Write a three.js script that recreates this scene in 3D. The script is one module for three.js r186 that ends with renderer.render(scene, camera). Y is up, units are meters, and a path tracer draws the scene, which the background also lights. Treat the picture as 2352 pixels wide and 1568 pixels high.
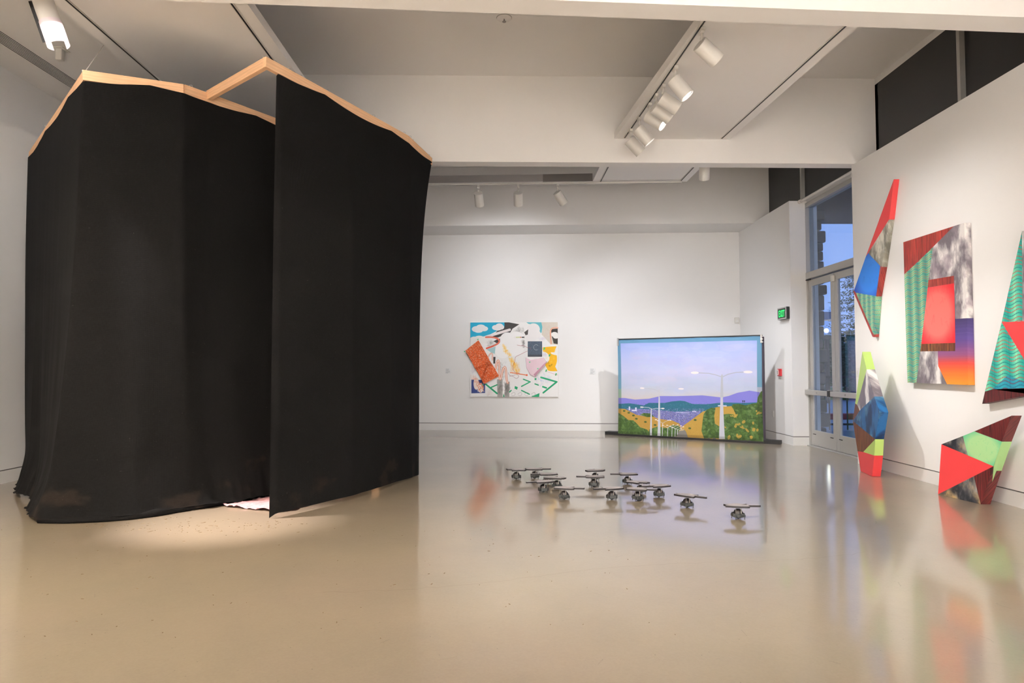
import * as THREE from 'three';
import { mergeGeometries, mergeVertices } from 'three/addons/utils/BufferGeometryUtils.js';
import { RoundedBoxGeometry } from 'three/addons/geometries/RoundedBoxGeometry.js';

// ---------------------------------------------------------------- camera, sky, exposure
const scene = new THREE.Scene();
const renderer = new THREE.WebGLRenderer();
renderer.toneMapping = THREE.LinearToneMapping;
renderer.toneMappingExposure = 1.55;
renderer.shadowMap.enabled = true;
const camera = new THREE.PerspectiveCamera(55.18, 2352 / 1568, 0.05, 200);   // 23 mm lens on a full frame
camera.position.set(0, 1.3, 0);
camera.rotation.x = Math.atan(62 / 1500);

// dusk sky: pale low down, deeper blue higher up
{
  const w = 8, h = 64, d = new Float32Array(w * h * 4);
  for (let j = 0; j < h; j++) {
    const e = Math.max(0, (j + 0.5) / h * 2 - 1), t = Math.pow(e, 0.6);
    for (let i = 0; i < w; i++) d.set([0.30 - 0.20 * t, 0.42 - 0.22 * t, 0.74 - 0.22 * t, 1], (j * w + i) * 4);
  }
  const sky = new THREE.DataTexture(d, w, h, THREE.RGBAFormat, THREE.FloatType);
  sky.mapping = THREE.EquirectangularReflectionMapping;
  sky.magFilter = THREE.LinearFilter; sky.needsUpdate = true;
  scene.background = sky;
}

// ---------------------------------------------------------------- helpers
const V = (x, y, z) => new THREE.Vector3(x, y, z);
function rng(seed) { let s = seed | 0; return () => { s = (s + 0x6d2b79f5) | 0; let t = Math.imul(s ^ (s >>> 15), 1 | s); t = (t + Math.imul(t ^ (t >>> 7), 61 | t)) ^ t; return ((t ^ (t >>> 14)) >>> 0) / 4294967296; }; }
const taken = {};
function numbered(n) { const k = taken[n] = (taken[n] ?? -1) + 1; return k ? n + '_' + String(k).padStart(3, '0') : n; }
function thing(name, label, category, pos = [0, 0, 0], group, kind) {
  const o = new THREE.Group(); o.name = numbered(name); o.position.set(...pos);
  o.userData.label = label; if (category) o.userData.category = category;
  if (group) o.userData.group = group; if (kind) o.userData.kind = kind;
  scene.add(o); return o;
}
function part(parent, name, geo, mat, world = true) {           // world = true: the geometry is written in world metres
  const m = new THREE.Mesh(geo, mat); m.name = name; m.castShadow = m.receiveShadow = true;
  if (world) { let p = V(0, 0, 0), q = parent; while (q) { p.add(q.position); q = q.parent; } geo.translate(-p.x, -p.y, -p.z); }
  parent.add(m); return m;
}
function struct(name, label, geo, mat) {
  const m = new THREE.Mesh(geo, mat); m.name = numbered(name); m.castShadow = m.receiveShadow = true;
  m.userData = { kind: 'structure', label }; scene.add(m); return m;
}
function metreUV(g) {                                           // box-projected texture coordinates in metres
  const q = g.index ? g.toNonIndexed() : g; q.computeVertexNormals();
  const p = q.attributes.position, n = q.attributes.normal, uv = new Float32Array(p.count * 2);
  for (let i = 0; i < p.count; i++) {
    const ax = Math.abs(n.getX(i)), ay = Math.abs(n.getY(i)), az = Math.abs(n.getZ(i));
    const [u, v] = ay >= ax && ay >= az ? [p.getX(i), p.getZ(i)] : ax > az ? [p.getZ(i), p.getY(i)] : [p.getX(i), p.getY(i)];
    uv[2 * i] = u; uv[2 * i + 1] = v;
  }
  q.setAttribute('uv', new THREE.BufferAttribute(uv, 2)); return q;
}
const box = (x0, x1, y0, y1, z0, z1) => { const g = new THREE.BoxGeometry(Math.abs(x1 - x0), Math.abs(y1 - y0), Math.abs(z1 - z0)); g.translate((x0 + x1) / 2, (y0 + y1) / 2, (z0 + z1) / 2); return metreUV(g); };
function rbox(x0, x1, y0, y1, z0, z1, r = 0.006) { const g = new RoundedBoxGeometry(Math.abs(x1 - x0), Math.abs(y1 - y0), Math.abs(z1 - z0), 2, r); g.translate((x0 + x1) / 2, (y0 + y1) / 2, (z0 + z1) / 2); return g; }
// polygon prism: pts2 are triangulated, to3 places a 2-D point in the world, off is the extrusion
function slab(pts2, to3, off, uvOf) {
  const c = pts2.map(([a, b]) => new THREE.Vector2(a, b)), tri = THREE.ShapeUtils.triangulateShape(c, []), f = pts2.map(to3), b = f.map((p) => p.clone().add(off));
  const pos = [], uv = [], put = (p, t) => { pos.push(p.x, p.y, p.z); uv.push(...t); }, U = pts2.map((p) => (uvOf ? uvOf(p) : p));
  for (const [i, j, k] of tri) { put(f[i], U[i]); put(f[j], U[j]); put(f[k], U[k]); put(b[k], U[k]); put(b[j], U[j]); put(b[i], U[i]); }
  const L = off.length();
  for (let i = 0; i < f.length; i++) {
    const j = (i + 1) % f.length, e = [U[i], U[j], [U[j][0] + L * 0.7, U[j][1] + L * 0.2], [U[i][0] + L * 0.7, U[i][1] + L * 0.2]];
    put(f[i], e[0]); put(f[j], e[1]); put(b[j], e[2]); put(f[i], e[0]); put(b[j], e[2]); put(b[i], e[3]);
  }
  const g = new THREE.BufferGeometry();
  g.setAttribute('position', new THREE.Float32BufferAttribute(pos, 3)); g.setAttribute('uv', new THREE.Float32BufferAttribute(uv, 2));
  g.computeVertexNormals(); return g;
}
const prismY = (foot, y0, y1) => metreUV(slab(foot, ([x, z]) => V(x, y0, z), V(0, y1 - y0, 0)));
function bar(a, b, w, h, up = V(0, 1, 0)) {                      // timber or rail from a to b, w wide, h tall
  const d = b.clone().sub(a), L = d.length(), g = new THREE.BoxGeometry(w, h, L), z = d.normalize(), x = up.clone().cross(z).normalize(), y = z.clone().cross(x);
  const uv = g.attributes.uv; for (let i = 0; i < uv.count; i++) { const p = g.attributes.position; uv.setXY(i, p.getZ(i), (p.getX(i) + p.getY(i))); }
  g.applyMatrix4(new THREE.Matrix4().makeBasis(x, y, z)); g.translate((a.x + b.x) / 2, (a.y + b.y) / 2, (a.z + b.z) / 2); return g;
}
function rod(a, b, r, seg = 10, r2 = r) {
  const d = b.clone().sub(a), g = new THREE.CylinderGeometry(r2, r, d.length(), seg);
  g.applyQuaternion(new THREE.Quaternion().setFromUnitVectors(V(0, 1, 0), d.clone().normalize())); g.translate((a.x + b.x) / 2, (a.y + b.y) / 2, (a.z + b.z) / 2); return g;
}
// periodic value noise
function noise2(seed, period) {
  const n = period, r = rng(seed), t = new Float32Array(n * n); for (let i = 0; i < n * n; i++) t[i] = r();
  return (x, y) => { let xi = Math.floor(x), yi = Math.floor(y), fx = x - xi, fy = y - yi; fx = fx * fx * (3 - 2 * fx); fy = fy * fy * (3 - 2 * fy);
    xi = ((xi % n) + n) % n; yi = ((yi % n) + n) % n; const x1 = (xi + 1) % n, y1 = (yi + 1) % n;
    return (t[yi * n + xi] * (1 - fx) + t[yi * n + x1] * fx) * (1 - fy) + (t[y1 * n + xi] * (1 - fx) + t[y1 * n + x1] * fx) * fy; };
}
function fbm(seed, base, oct) { const L = []; for (let o = 0; o < oct; o++) L.push(noise2(seed + o * 17, base << o)); return (u, v) => { let s = 0, a = 0.5, w = 0; for (let o = 0; o < oct; o++) { const f = base << o; s += a * L[o](u * f, v * f); w += a; a *= 0.55; } return s / w; }; }
function dataTex(n, fn, srgb = true, m = n) {
  const d = new Uint8Array(n * m * 4);
  for (let y = 0; y < m; y++) for (let x = 0; x < n; x++) { const c = fn((x + 0.5) / n, (y + 0.5) / m), i = (y * n + x) * 4; for (let k = 0; k < 3; k++) d[i + k] = Math.max(0, Math.min(255, (c.length ? c[k] : c) * 255)); d[i + 3] = 255; }
  const t = new THREE.DataTexture(d, n, m); t.wrapS = t.wrapT = THREE.RepeatWrapping; t.magFilter = THREE.LinearFilter; t.minFilter = THREE.LinearMipmapLinearFilter; t.generateMipmaps = true;
  if (srgb) t.colorSpace = THREE.SRGBColorSpace; t.needsUpdate = true; return t;
}
function bumpTex(n, fn) {                                        // float heights, so that gentle slopes do not terrace
  const d = new Float32Array(n * n * 4); for (let y = 0; y < n; y++) for (let x = 0; x < n; x++) { const h = fn((x + 0.5) / n, (y + 0.5) / n), i = (y * n + x) * 4; d[i] = d[i + 1] = d[i + 2] = h; d[i + 3] = 1; }
  const t = new THREE.DataTexture(d, n, n, THREE.RGBAFormat, THREE.FloatType); t.wrapS = t.wrapT = THREE.RepeatWrapping; t.magFilter = THREE.LinearFilter; t.needsUpdate = true; return t;
}
function canvasTex(w, h, draw, repeat = false) {
  const c = document.createElement('canvas'); c.width = w; c.height = h; const x = c.getContext('2d'); draw(x, w, h);
  const t = new THREE.CanvasTexture(c); t.colorSpace = THREE.SRGBColorSpace; if (repeat) t.wrapS = t.wrapT = THREE.RepeatWrapping; t.magFilter = THREE.LinearFilter; return t;
}
const std = (o) => new THREE.MeshStandardMaterial({ side: THREE.DoubleSide, ...o });
const lin = (r, g, b) => new THREE.Color().setRGB(r, g, b);
const poly = (x, pts, fill) => { x.fillStyle = fill; x.beginPath(); pts.forEach(([a, b], i) => (i ? x.lineTo(a, b) : x.moveTo(a, b))); x.closePath(); x.fill(); };
const mixc = (a, b, t) => a.map((v, i) => v + (b[i] - v) * t);

// ---------------------------------------------------------------- setting materials
const plasterBump = bumpTex(256, fbm(3, 16, 4));
plasterBump.repeat.set(0.8, 0.8);
const M = {};
M.wall = std({ color: lin(0.84, 0.83, 0.82), roughness: 0.85, bumpMap: plasterBump, bumpScale: 0.0012 });
M.ceil = std({ color: lin(0.87, 0.855, 0.84), roughness: 0.9, bumpMap: plasterBump, bumpScale: 0.001 });
M.trim = std({ color: lin(0.78, 0.77, 0.755), roughness: 0.6 });
M.groove = std({ color: lin(0.12, 0.115, 0.11), roughness: 0.9 });
M.white = std({ color: lin(0.72, 0.70, 0.66), roughness: 0.45 });
M.dark = std({ color: lin(0.02, 0.019, 0.02), roughness: 0.5 });
M.black = std({ color: lin(0.012, 0.012, 0.013), roughness: 0.55 });
M.alu = std({ color: lin(0.46, 0.45, 0.43), roughness: 0.42, metalness: 0.35 });
M.steel = std({ color: lin(0.62, 0.62, 0.62), roughness: 0.3, metalness: 0.9 });
M.galv = std({ color: lin(0.36, 0.34, 0.33), roughness: 0.5, metalness: 0.5 });
M.glass = new THREE.MeshPhysicalMaterial({ color: lin(0.82, 0.9, 0.98), transmission: 1, roughness: 0, thickness: 0, ior: 1.45, side: THREE.DoubleSide });

// polished concrete floor
const FT = 6;                                                  // one tile of the texture is 6 m
const floorTex = dataTex(1536, (() => {
  const a = fbm(11, 3, 6), b = fbm(41, 6, 5), c = noise2(5, 768);
  return (u, v) => {
    const m = a(u, v), k = b(u, v); let t = 0.92 + 0.22 * (m - 0.5) + 0.10 * (k - 0.5) + 0.035 * (c(u * 768, v * 768) - 0.5);
    
    return [0.60 * t + 0.02 * (k - 0.5), 0.545 * t, 0.468 * t - 0.04 * (m - 0.5)];
  };
})());
const rs = rng(9);
{ // dark grit, scuffs and scratches in the slab
  const d = floorTex.image.data, n = 1536, dab = (x, y, k) => { const i = (((y | 0) + n) % n * n + ((x | 0) + n) % n) * 4; for (let c = 0; c < 3; c++) d[i + c] *= k; };
  for (let i = 0; i < 420; i++) dab(rs() * n, rs() * n, 0.45 + 0.4 * rs());
  for (let i = 0; i < 90; i++) { let x = rs() * n, y = rs() * n, a = rs() * 6.28; const L = 4 + rs() * 26, k = 0.82 + rs() * 0.13; for (let j = 0; j < L; j++) { dab(x, y, k); x += Math.cos(a); y += Math.sin(a); a += (rs() - 0.5) * 0.3; } }
}
floorTex.repeat.set(1 / FT, 1 / FT);
const floorBump = bumpTex(1024, fbm(21, 24, 5)); floorBump.repeat.set(1 / 1.6, 1 / 1.6);
M.floor = new THREE.MeshPhysicalMaterial({ map: floorTex, roughness: 0.4, bumpMap: floorBump, bumpScale: 0.0007, clearcoat: 1, clearcoatRoughness: 0.1, ior: 1.5 });

// ---------------------------------------------------------------- room shell
const TOP = 4.13, CEIL = 5.33, BB = 0.143;
struct('floor', 'polished beige concrete floor with fine cracks and specks', box(-6.4, 5.05, -0.2, 0, -14.4, 5.2), M.floor);
struct('ceiling', 'high painted ceiling above the beams', box(-6.4, 5.4, CEIL, CEIL + 0.2, -14.6, 5.2), M.ceil);
// a wall with its flush skirting and the shadow groove between them; foot = front line a-b, thickness vector t (away from the room)
function wallWithBase(side, label, a, b, t, y1, y0 = 0) {
  const quad = (inset) => { const n = V(t[0], 0, t[1]).normalize(), i = n.clone().multiplyScalar(inset); return [[a[0] + i.x, a[1] + i.z], [b[0] + i.x, b[1] + i.z], [b[0] + t[0], b[1] + t[1]], [a[0] + t[0], a[1] + t[1]]]; };
  struct('wall_' + side, label, prismY(quad(0), BB + 0.012, y1), M.wall);
  const g = struct('baseboard_' + side, 'flush white skirting under a dark groove of the ' + side.replace('_', ' ') + ' wall', prismY(quad(0), 0, BB), M.trim);
  const c = new THREE.Mesh(prismY(quad(0.012), BB, BB + 0.012), M.groove); c.name = 'groove'; g.add(c);
}
const backZ = (x) => -13.80 + 0.0489 * x, headZ = (x) => -12.90 + 0.038 * x, farZ = (x) => -8.853 - 0.0167 * x, nearZ = (x) => -4.893 - 0.064 * x, nearFar = (x) => -5.106 - 0.069 * x;
wallWithBase('right', 'white partition wall hung with shaped paintings', [4.74, 5], [4.74, -9.014], [0.26, 0], TOP);
wallWithBase('right_far', 'white wall beside the glass door with exit sign', [4.75, -11.09], [4.75, -13.8], [0.3, 0], 4.17);
wallWithBase('back', 'white back wall with collage painting', [-6.2, backZ(-6.2)], [4.75, backZ(4.75)], [0, -0.3], 4.2);
wallWithBase('left', 'white wall behind the black tent', [-5.75, 5], [-5.75, backZ(-5.75)], [-0.2, 0], 4.115);
struct('wall_rear', 'white wall behind the viewer', box(-6.2, 5.05, 0, CEIL, 5, 5.2), M.wall);
struct('wall_left_upper', 'upper wall set back above the left wall', box(-6.2, -5.95, 0, CEIL, 5, -14.4), M.wall);
struct('wall_back_upper', 'upper wall projecting over the back wall', prismY([[-6, headZ(-6)], [5.05, headZ(5.05)], [5.05, -14.4], [-6, -14.4]], 4.15, CEIL), M.wall);
struct('ceiling_beam', 'deep white beam crossing the middle of the room', prismY([[-6, farZ(-6)], [5.05, farZ(5.05)], [5.05, farZ(5.05) - 0.2], [-6, farZ(-6) - 0.2]], TOP, CEIL), M.ceil);
struct('ceiling_beam', 'deep white beam crossing above the viewer', prismY([[-6, nearZ(-6)], [5.05, nearZ(5.05)], [5.05, nearFar(5.05)], [-6, nearFar(-6)]], TOP, CEIL), M.ceil);
// dropped soffit with a slot air grille along the left wall
const soffit = struct('trim_1', 'dropped soffit along the left wall', box(-5.95, -3.75, 4.82, 5.33, nearFar(-5), farZ(-5)), M.ceil);
{
  const g = thing('air_grille', 'long dark slot air grille set in the dropped soffit', 'grille', [-5.4, 4.82, -6.5]);
  part(g, 'slot_recess', box(-5.535, -5.345, 4.813, 4.8195, -5.2, -8.7), M.black);
  for (let i = 0; i < 8; i++) part(g, 'slat', box(-5.535 + i * 0.0258, -5.526 + i * 0.0258, 4.809, 4.813, -5.2, -8.7), M.ceil);
}
{
  const d = thing('ceiling_sensor', 'small white box fixed under the soffit beside the grille', 'sensor', [-4.98, 4.82, -7.05]);
  part(d, 'housing', rbox(-5.02, -4.95, 4.69, 4.82, -7.1, -7.04, 0.008), M.white); part(d, 'base_plate', rbox(-5.05, -4.92, 4.811, 4.82, -7.14, -7.0, 0.003), M.white);
}
// outside wall: glass door opening, clerestory above
struct('wall_outer', 'outside wall behind the right partition', box(5.05, 5.25, 0, 4.15, -9.2, 5.2), M.wall);
struct('wall_outer', 'outside wall beyond the glass door', box(5.05, 5.25, 0, 4.15, -11.15, -14.4), M.wall);
struct('wall_outer', 'band of outside wall above the clerestory', box(5.05, 5.25, 5.24, CEIL, 5.2, -14.4), M.wall);
struct('wall_outer', 'band of outside wall above the door', box(5.05, 5.25, 4.125, 4.2, -9.2, -11.15), M.wall);
for (const [n, z0, z1, ms, label] of [[1, -9.12, -12.72, [-11.17], 'dark clerestory window above the glass door'], [2, -5.46, -8.93, [-7.17], 'dark clerestory window above the shaped paintings'], [3, 5.0, -5.22, [-3, 0.5, 3], 'dark clerestory window near the viewer']]) {
  const w = thing('window_' + n, label, null, [5.08, 4.15, (z0 + z1) / 2], null, 'structure');
  const cuts = [z0 + 0.25, ...ms, z1 - 0.25];
  for (let i = 0; i + 1 < cuts.length; i++) part(w, 'blind_panel', box(5.051, 5.075, 4.12, 5.3, cuts[i], cuts[i + 1]), M.dark);
  for (const z of ms) part(w, 'mullion', box(4.99, 5.052, 4.15, 5.3, z - 0.025, z + 0.025), M.alu);
  part(w, 'outer_pane', box(5.16, 5.175, 4.15, 5.25, z0 + 0.2, z1 - 0.2), M.dark);
}
// ---------------------------------------------------------------- hung light panels with track
function panel(label, q, tracks, y = 4.46) {
  const p = thing('light_panel', label, 'ceiling panel', [(q[0][0] + q[2][0]) / 2, y, (q[0][1] + q[2][1]) / 2]);
  part(p, 'board', prismY(q, y, y + 0.09), M.ceil);
  for (const [x0, z0, x1, z1] of tracks) {
    part(p, 'track', bar(V(x0, y - 0.003, z0), V(x1, y - 0.003, z1), 0.034, 0.012), M.white);
    part(p, 'track_slot', bar(V(x0, y - 0.009, z0), V(x1, y - 0.009, z1), 0.016, 0.003), M.black);
  }
  const mx = (q[0][0] + q[1][0] + q[2][0] + q[3][0]) / 4; for (const z of [q[0][1] - 0.4, q[2][1] + 0.35]) for (const d of [-0.15, 0.15]) part(p, 'hanger_rod', rod(V(mx + d, y + 0.09, z), V(mx + d, CEIL, z), 0.006), M.steel);
}
panel('white hung panel carrying a row of seven spotlights', [[1.78, -5.21], [3.245, -5.32], [3.005, farZ(3)], [1.41, farZ(1.4)]], [[1.785, -5.3, 1.541, -8.82], [3.11, -5.4, 2.878, -8.84]]);
panel('white hung panel above the black tent', [[-3.93, -4.84], [-2.29, -4.95], [-2.335, farZ(-2.3)], [-4.1, farZ(-4.1)]], [[-3.8, -4.9, -3.93, -8.78], [-2.415, -5, -2.5, -8.78]]);
panel('white hung panel beyond the middle beam', [[1.385, farZ(1.4) - 0.2], [2.99, farZ(3) - 0.2], [2.96, -10.94], [1.365, -10.94]], [[1.52, -9.12, 1.495, -10.91], [2.86, -9.15, 2.84, -10.9]]);
{ // steel channel with a lighting track on its lower edge
  const c = thing('lighting_channel', 'grey steel channel with white track before the back wall', 'track', [-1, 4.4, -11.03]);
  const A = V(-3.9, 0, -11.19), B = V(1.37, 0, -10.99), up = (v, y) => V(v.x, y, v.z), cut = A.clone().lerp(B, 0.84);
  part(c, 'channel_web', bar(up(A, 4.535), up(cut, 4.545), 0.004, 0.115), M.galv);
  part(c, 'channel_web', bar(up(cut, 4.545), up(B, 4.55), 0.012, 0.13), std({ color: lin(0.2, 0.185, 0.175), roughness: 0.6, metalness: 0.4 }));
  part(c, 'channel_flange', bar(V(A.x, 4.595, A.z - 0.02), V(B.x, 4.61, B.z - 0.02), 0.045, 0.005), M.galv);
  part(c, 'track', bar(V(-3.9, 4.445, -11.17), V(2.85, 4.43, -10.86), 0.036, 0.03), M.white);
  part(c, 'track_slot', bar(V(-3.9, 4.428, -11.17), V(2.85, 4.413, -10.86), 0.016, 0.004), M.galv);
}
// ---------------------------------------------------------------- spotlights
const headGeo = (() => { // cylinder head, open mouth towards +z
  const R = 0.077, L = 0.235, pr = [[0, 0], [R - 0.006, 0], [R, 0.006], [R, L - 0.003], [R - 0.002, L], [R - 0.006, L], [R - 0.007, L - 0.03], [0, L - 0.031]].map(([r, y]) => new THREE.Vector2(r, y));
  const g = new THREE.LatheGeometry(pr, 40); g.rotateX(Math.PI / 2); return g;
})();
const lensGeo = new THREE.CircleGeometry(0.0705, 32); lensGeo.translate(0, 0, 0.212);
const lensMat = {};
function head(label, x, y, z, aim, I, col, angle, pen, o = {}) {
  const g = thing('track_spotlight', label, 'spotlight', [x, y, z], o.group);
  part(g, 'track_adapter', rbox(x - 0.02, x + 0.02, y - 0.035, y, z - 0.05, z + 0.05, 0.005), M.white);
  part(g, 'stem', rod(V(x, y - 0.035, z), V(x, y - 0.085, z), 0.011), M.white);
  const pv = V(x, y - 0.10, z), dir = V(...aim).sub(pv).normalize(), q = new THREE.Quaternion().setFromUnitVectors(V(0, 0, 1), dir);
  part(g, 'knuckle', new THREE.SphereGeometry(0.019, 14, 10).translate(pv.x, pv.y + 0.012, pv.z), M.white);
  const off = pv.clone().sub(V(x, y, z)).addScaledVector(dir, -0.035).add(V(0, -0.058, 0));
  const b = part(g, 'lamp_body', headGeo, M.white, false); b.position.copy(off); b.quaternion.copy(q);
  const key = col.join(); lensMat[key] ??= std({ color: lin(0.9, 0.88, 0.85), emissive: lin(...col), emissiveIntensity: o.glow ?? 3, roughness: 0.4 });
  const l = part(g, 'lens', lensGeo, I ? lensMat[key] : M.galv, false); l.position.copy(off); l.quaternion.copy(q);
  if (I) {
    const at = V(x, y, z).add(off).addScaledVector(dir, o.reach ?? 0.245), s = new THREE.SpotLight(lin(...col), I, 0, angle, pen, 2);
    s.name = 'spot'; s.position.copy(at); s.target.position.copy(at.clone().addScaledVector(dir, 2)); s.castShadow = true; s.shadow.radius = o.soft ?? 3; scene.add(s, s.target);
  }
  return { g, off, dir, q };
}
const N = [1, 0.965, 0.935], W = [1, 0.86, 0.70], C = [0.93, 0.95, 1.0], G7 = 'spotlights along the hung panel';
const T = 4.448;
head('white cylinder spotlight nearest the overhead beam, first on the panel track', 1.765, T, -5.95, [4.7, 2.3, -6.95], 5, N, 0.5, 1, { group: G7 });
head('white cylinder spotlight with its lit mouth showing, second on the panel track', 1.71, T, -6.71, [4.55, 0.5, -6.15], 14, N, 0.42, 0.7, { group: G7, soft: 0.8 });
head('white cylinder spotlight third along the panel track', 1.683, T, -7.15, [4.7, 2.45, -7.3], 4, N, 0.48, 1, { group: G7 });
head('white cylinder spotlight fourth along the panel track', 1.66, T, -7.4, [4.7, 2.6, -8.2], 3.5, N, 0.48, 1, { group: G7 });
head('white cylinder spotlight with lit mouth fifth along the panel track', 1.64, T, -7.66, [4.7, 1.7, -6.2], 4, N, 0.55, 1, { group: G7 });
head('white cylinder spotlight sixth along the panel track', 1.603, T, -8.1, [4.5, 0.95, -8.2], 16, N, 0.42, 0.7, { group: G7, soft: 0.8 });
head('white cylinder spotlight at the far end of the panel track', 1.567, T, -8.5, [4.7, 1.1, -8.95], 8, N, 0.42, 0.9, { group: G7 });
head('leftmost white spotlight on the steel channel track, aimed at the collage', -0.571, 4.41, -11.01, [-0.25, 1.1, -13.75], 5.5, C, 1.15, 0.9, { soft: 5 });
head('middle white spotlight on the steel channel track', 0.104, 4.41, -10.98, [0.2, 1.1, -13.75], 6, C, 1.15, 0.9, { soft: 5 });
head('tilted white spotlight on the steel channel track, turned to the street scene screen', 0.775, 4.41, -10.95, [3.0, 1.4, -12.6], 13, C, 0.95, 1);
head('white spotlight half hidden behind the middle beam', 2.85, T, -9.55, [3.3, 0.9, -11.7], 30, C, 0.7, 0.8);
const L1 = head('lit spotlight with a sleeve of pale film aimed at the tent entrance', -3.83, T, -5.22, [-2.45, 0, -5.66], 115, [1, 0.89, 0.86], 0.25, 1, { glow: 30, reach: 0.46, soft: 2 });
{ // curled film sleeve clipped round the mouth: translucent, with a black edge strip
  const film = new THREE.MeshPhysicalMaterial({ color: lin(0.95, 0.86, 0.9), transmission: 0.55, roughness: 0.8, thickness: 0, side: THREE.DoubleSide });
  const s = new THREE.CylinderGeometry(0.082, 0.081, 0.2, 40, 1, true, 0.5, 5.1); s.rotateX(Math.PI / 2); s.translate(0, 0, 0.3);
  const m = part(L1.g, 'film_sleeve', s, film, false); m.position.copy(L1.off); m.quaternion.copy(L1.q);
  const e = new THREE.BoxGeometry(0.035, 0.006, 0.34); e.translate(0, 0.0, 0.22); const k = part(L1.g, 'black_clip_strip', e, M.black, false);
  const side = V(-1, 0, 0.55).normalize(); k.position.copy(L1.off).addScaledVector(side, 0.088); k.quaternion.copy(L1.q);
}
// unseen track and spotlights, out of view, placed to light floor, beams and ceiling
{
  const t = thing('unseen_ceiling_track', 'unseen white lighting track above and behind the viewer', 'track', [0, 4.46, -1.4]);
  for (const z of [-2.6, 1.6]) { part(t, 'track', box(-5.5, 4.5, 4.45, 4.48, z - 0.02, z + 0.02), M.white); for (const x of [-5, 0, 4]) part(t, 'hanger_rod', rod(V(x, 4.48, z), V(x, CEIL, z), 0.006), M.steel); }
}
const GB = 'unseen spotlights out of view', gl = 'unseen white spotlight out of view, placed to light the room';
for (const [x, z, ax, ay, az, I, c, an] of [[-2.9, -2.6, -5.85, 4.0, -6.6, 16, N, 0.5], [-4.4, -2.6, -3.4, 0, -4.4, 44, W, 0.9], [-1.7, -2.6, -1.0, 0, -5.4, 20, W, 0.9], [0.9, -2.6, 1.0, 0, -6.2, 17, N, 0.9], [2.4, -2.6, 1.9, 0, -5.4, 17, N, 0.8],
  [-4.4, 1.6, -5.7, 1.2, 0.5, 290, W, 0.95], [-1.4, 1.6, -1.4, 1.0, 5, 300, N, 0.95], [1.4, 1.6, 1.4, 1.0, 5, 300, N, 0.95], [3.4, 1.6, 3.0, 1.0, 5, 300, N, 0.85]]) head(gl, x, 4.45, z, [ax, ay, az], I, c, an, 1, { group: GB, soft: 20 });
{
  const s = thing('sprinkler_head', 'small round sprinkler in the high ceiling', 'sprinkler', [-0.09, CEIL, -7.36]);
  part(s, 'escutcheon', new THREE.LatheGeometry([[0, 0], [0.09, 0], [0.085, -0.008], [0.035, -0.014], [0, -0.014]].map(([r, y]) => new THREE.Vector2(r, y)), 28).translate(-0.09, CEIL, -7.36), M.ceil);
  part(s, 'deflector', new THREE.CylinderGeometry(0.022, 0.022, 0.004, 16).translate(-0.09, CEIL - 0.045, -7.36), M.galv);
  part(s, 'stem', rod(V(-0.09, CEIL - 0.01, -7.36), V(-0.09, CEIL - 0.045, -7.36), 0.007), M.galv);
}
// ---------------------------------------------------------------- glass double door
{
  const d = thing('door_1', 'grey aluminium glass double door with transom', null, [5.08, 0, -10.2], null, 'structure');
  const x0 = 5.05, x1 = 5.1;
  part(d, 'jamb', box(x0 - 0.03, 5.16, 0, 4.125, -11.15, -11.085), M.alu); part(d, 'jamb', box(x0 - 0.03, 5.16, 0, 4.125, -9.27, -9.2), M.alu);
  part(d, 'transom_bar', rbox(x0 - 0.04, 5.16, 2.815, 2.93, -11.1, -9.26, 0.008), M.alu);
  part(d, 'top_rail', rbox(x0 - 0.03, 5.16, 4.05, 4.125, -11.1, -9.26, 0.006), M.alu);
  part(d, 'transom_pane', box(5.085, 5.091, 2.93, 4.05, -11.09, -9.26), M.glass);
  part(d, 'threshold', box(4.98, 5.2, 0, 0.012, -11.15, -9.2), M.alu);
  for (const [z0, z1, inner] of [[-11.078, -10.214, -1], [-10.204, -9.275, 1]]) {
    const leaf = new THREE.Group(); leaf.name = 'door_leaf'; leaf.position.set(0, 0, (z0 + z1) / 2 + 10.2); d.add(leaf);
    part(leaf, 'stile', rbox(x0, x1, 0.016, 2.8, z0, z0 + 0.1, 0.006), M.alu); part(leaf, 'stile', rbox(x0, x1, 0.016, 2.8, z1 - 0.105, z1, 0.006), M.alu);
    part(leaf, 'bottom_rail', rbox(x0 + 0.002, x1 - 0.002, 0.016, 0.27, z0 + 0.09, z1 - 0.09, 0.006), M.alu); part(leaf, 'top_rail', rbox(x0 + 0.002, x1 - 0.002, 2.69, 2.8, z0 + 0.09, z1 - 0.09, 0.006), M.alu);
    part(leaf, 'pane', box(5.072, 5.078, 0.26, 2.7, z0 + 0.095, z1 - 0.095), M.glass);
    part(leaf, 'push_bar', rbox(4.955, 5.0, 0.862, 0.945, z0 - 0.01, z1 - (inner < 0 ? 0.09 : 0), 0.01), M.alu);
    for (const z of [z0 + 0.05, z1 - 0.13]) part(leaf, 'bar_bracket', rbox(4.99, 5.055, 0.85, 0.957, z - 0.03, z + 0.03, 0.006), M.alu);
    if (inner < 0) part(leaf, 'latch_case', rbox(4.95, 5.052, 0.855, 0.95, z1 - 0.085, z1 - 0.01, 0.008), M.dark);
    for (const z of [z0 + 0.12, z1 - 0.15]) part(leaf, 'weep_slot', box(x0 - 0.002, x0 + 0.002, 0.2, 0.212, z - 0.05, z + 0.05), M.black);
    part(leaf, 'key_cylinder', new THREE.CylinderGeometry(0.014, 0.014, 0.01, 16).rotateZ(Math.PI / 2).translate(4.953, 0.905, (z0 + z1) / 2), M.galv);
  }
  part(d, 'door_contact', rbox(5.01, 5.05, 2.66, 2.76, -10.23, -10.17, 0.006), M.white);
  part(d, 'closer_arm', rbox(5.0, 5.03, 2.792, 2.806, -11.08, -10.93, 0.004), M.black);
}
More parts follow.
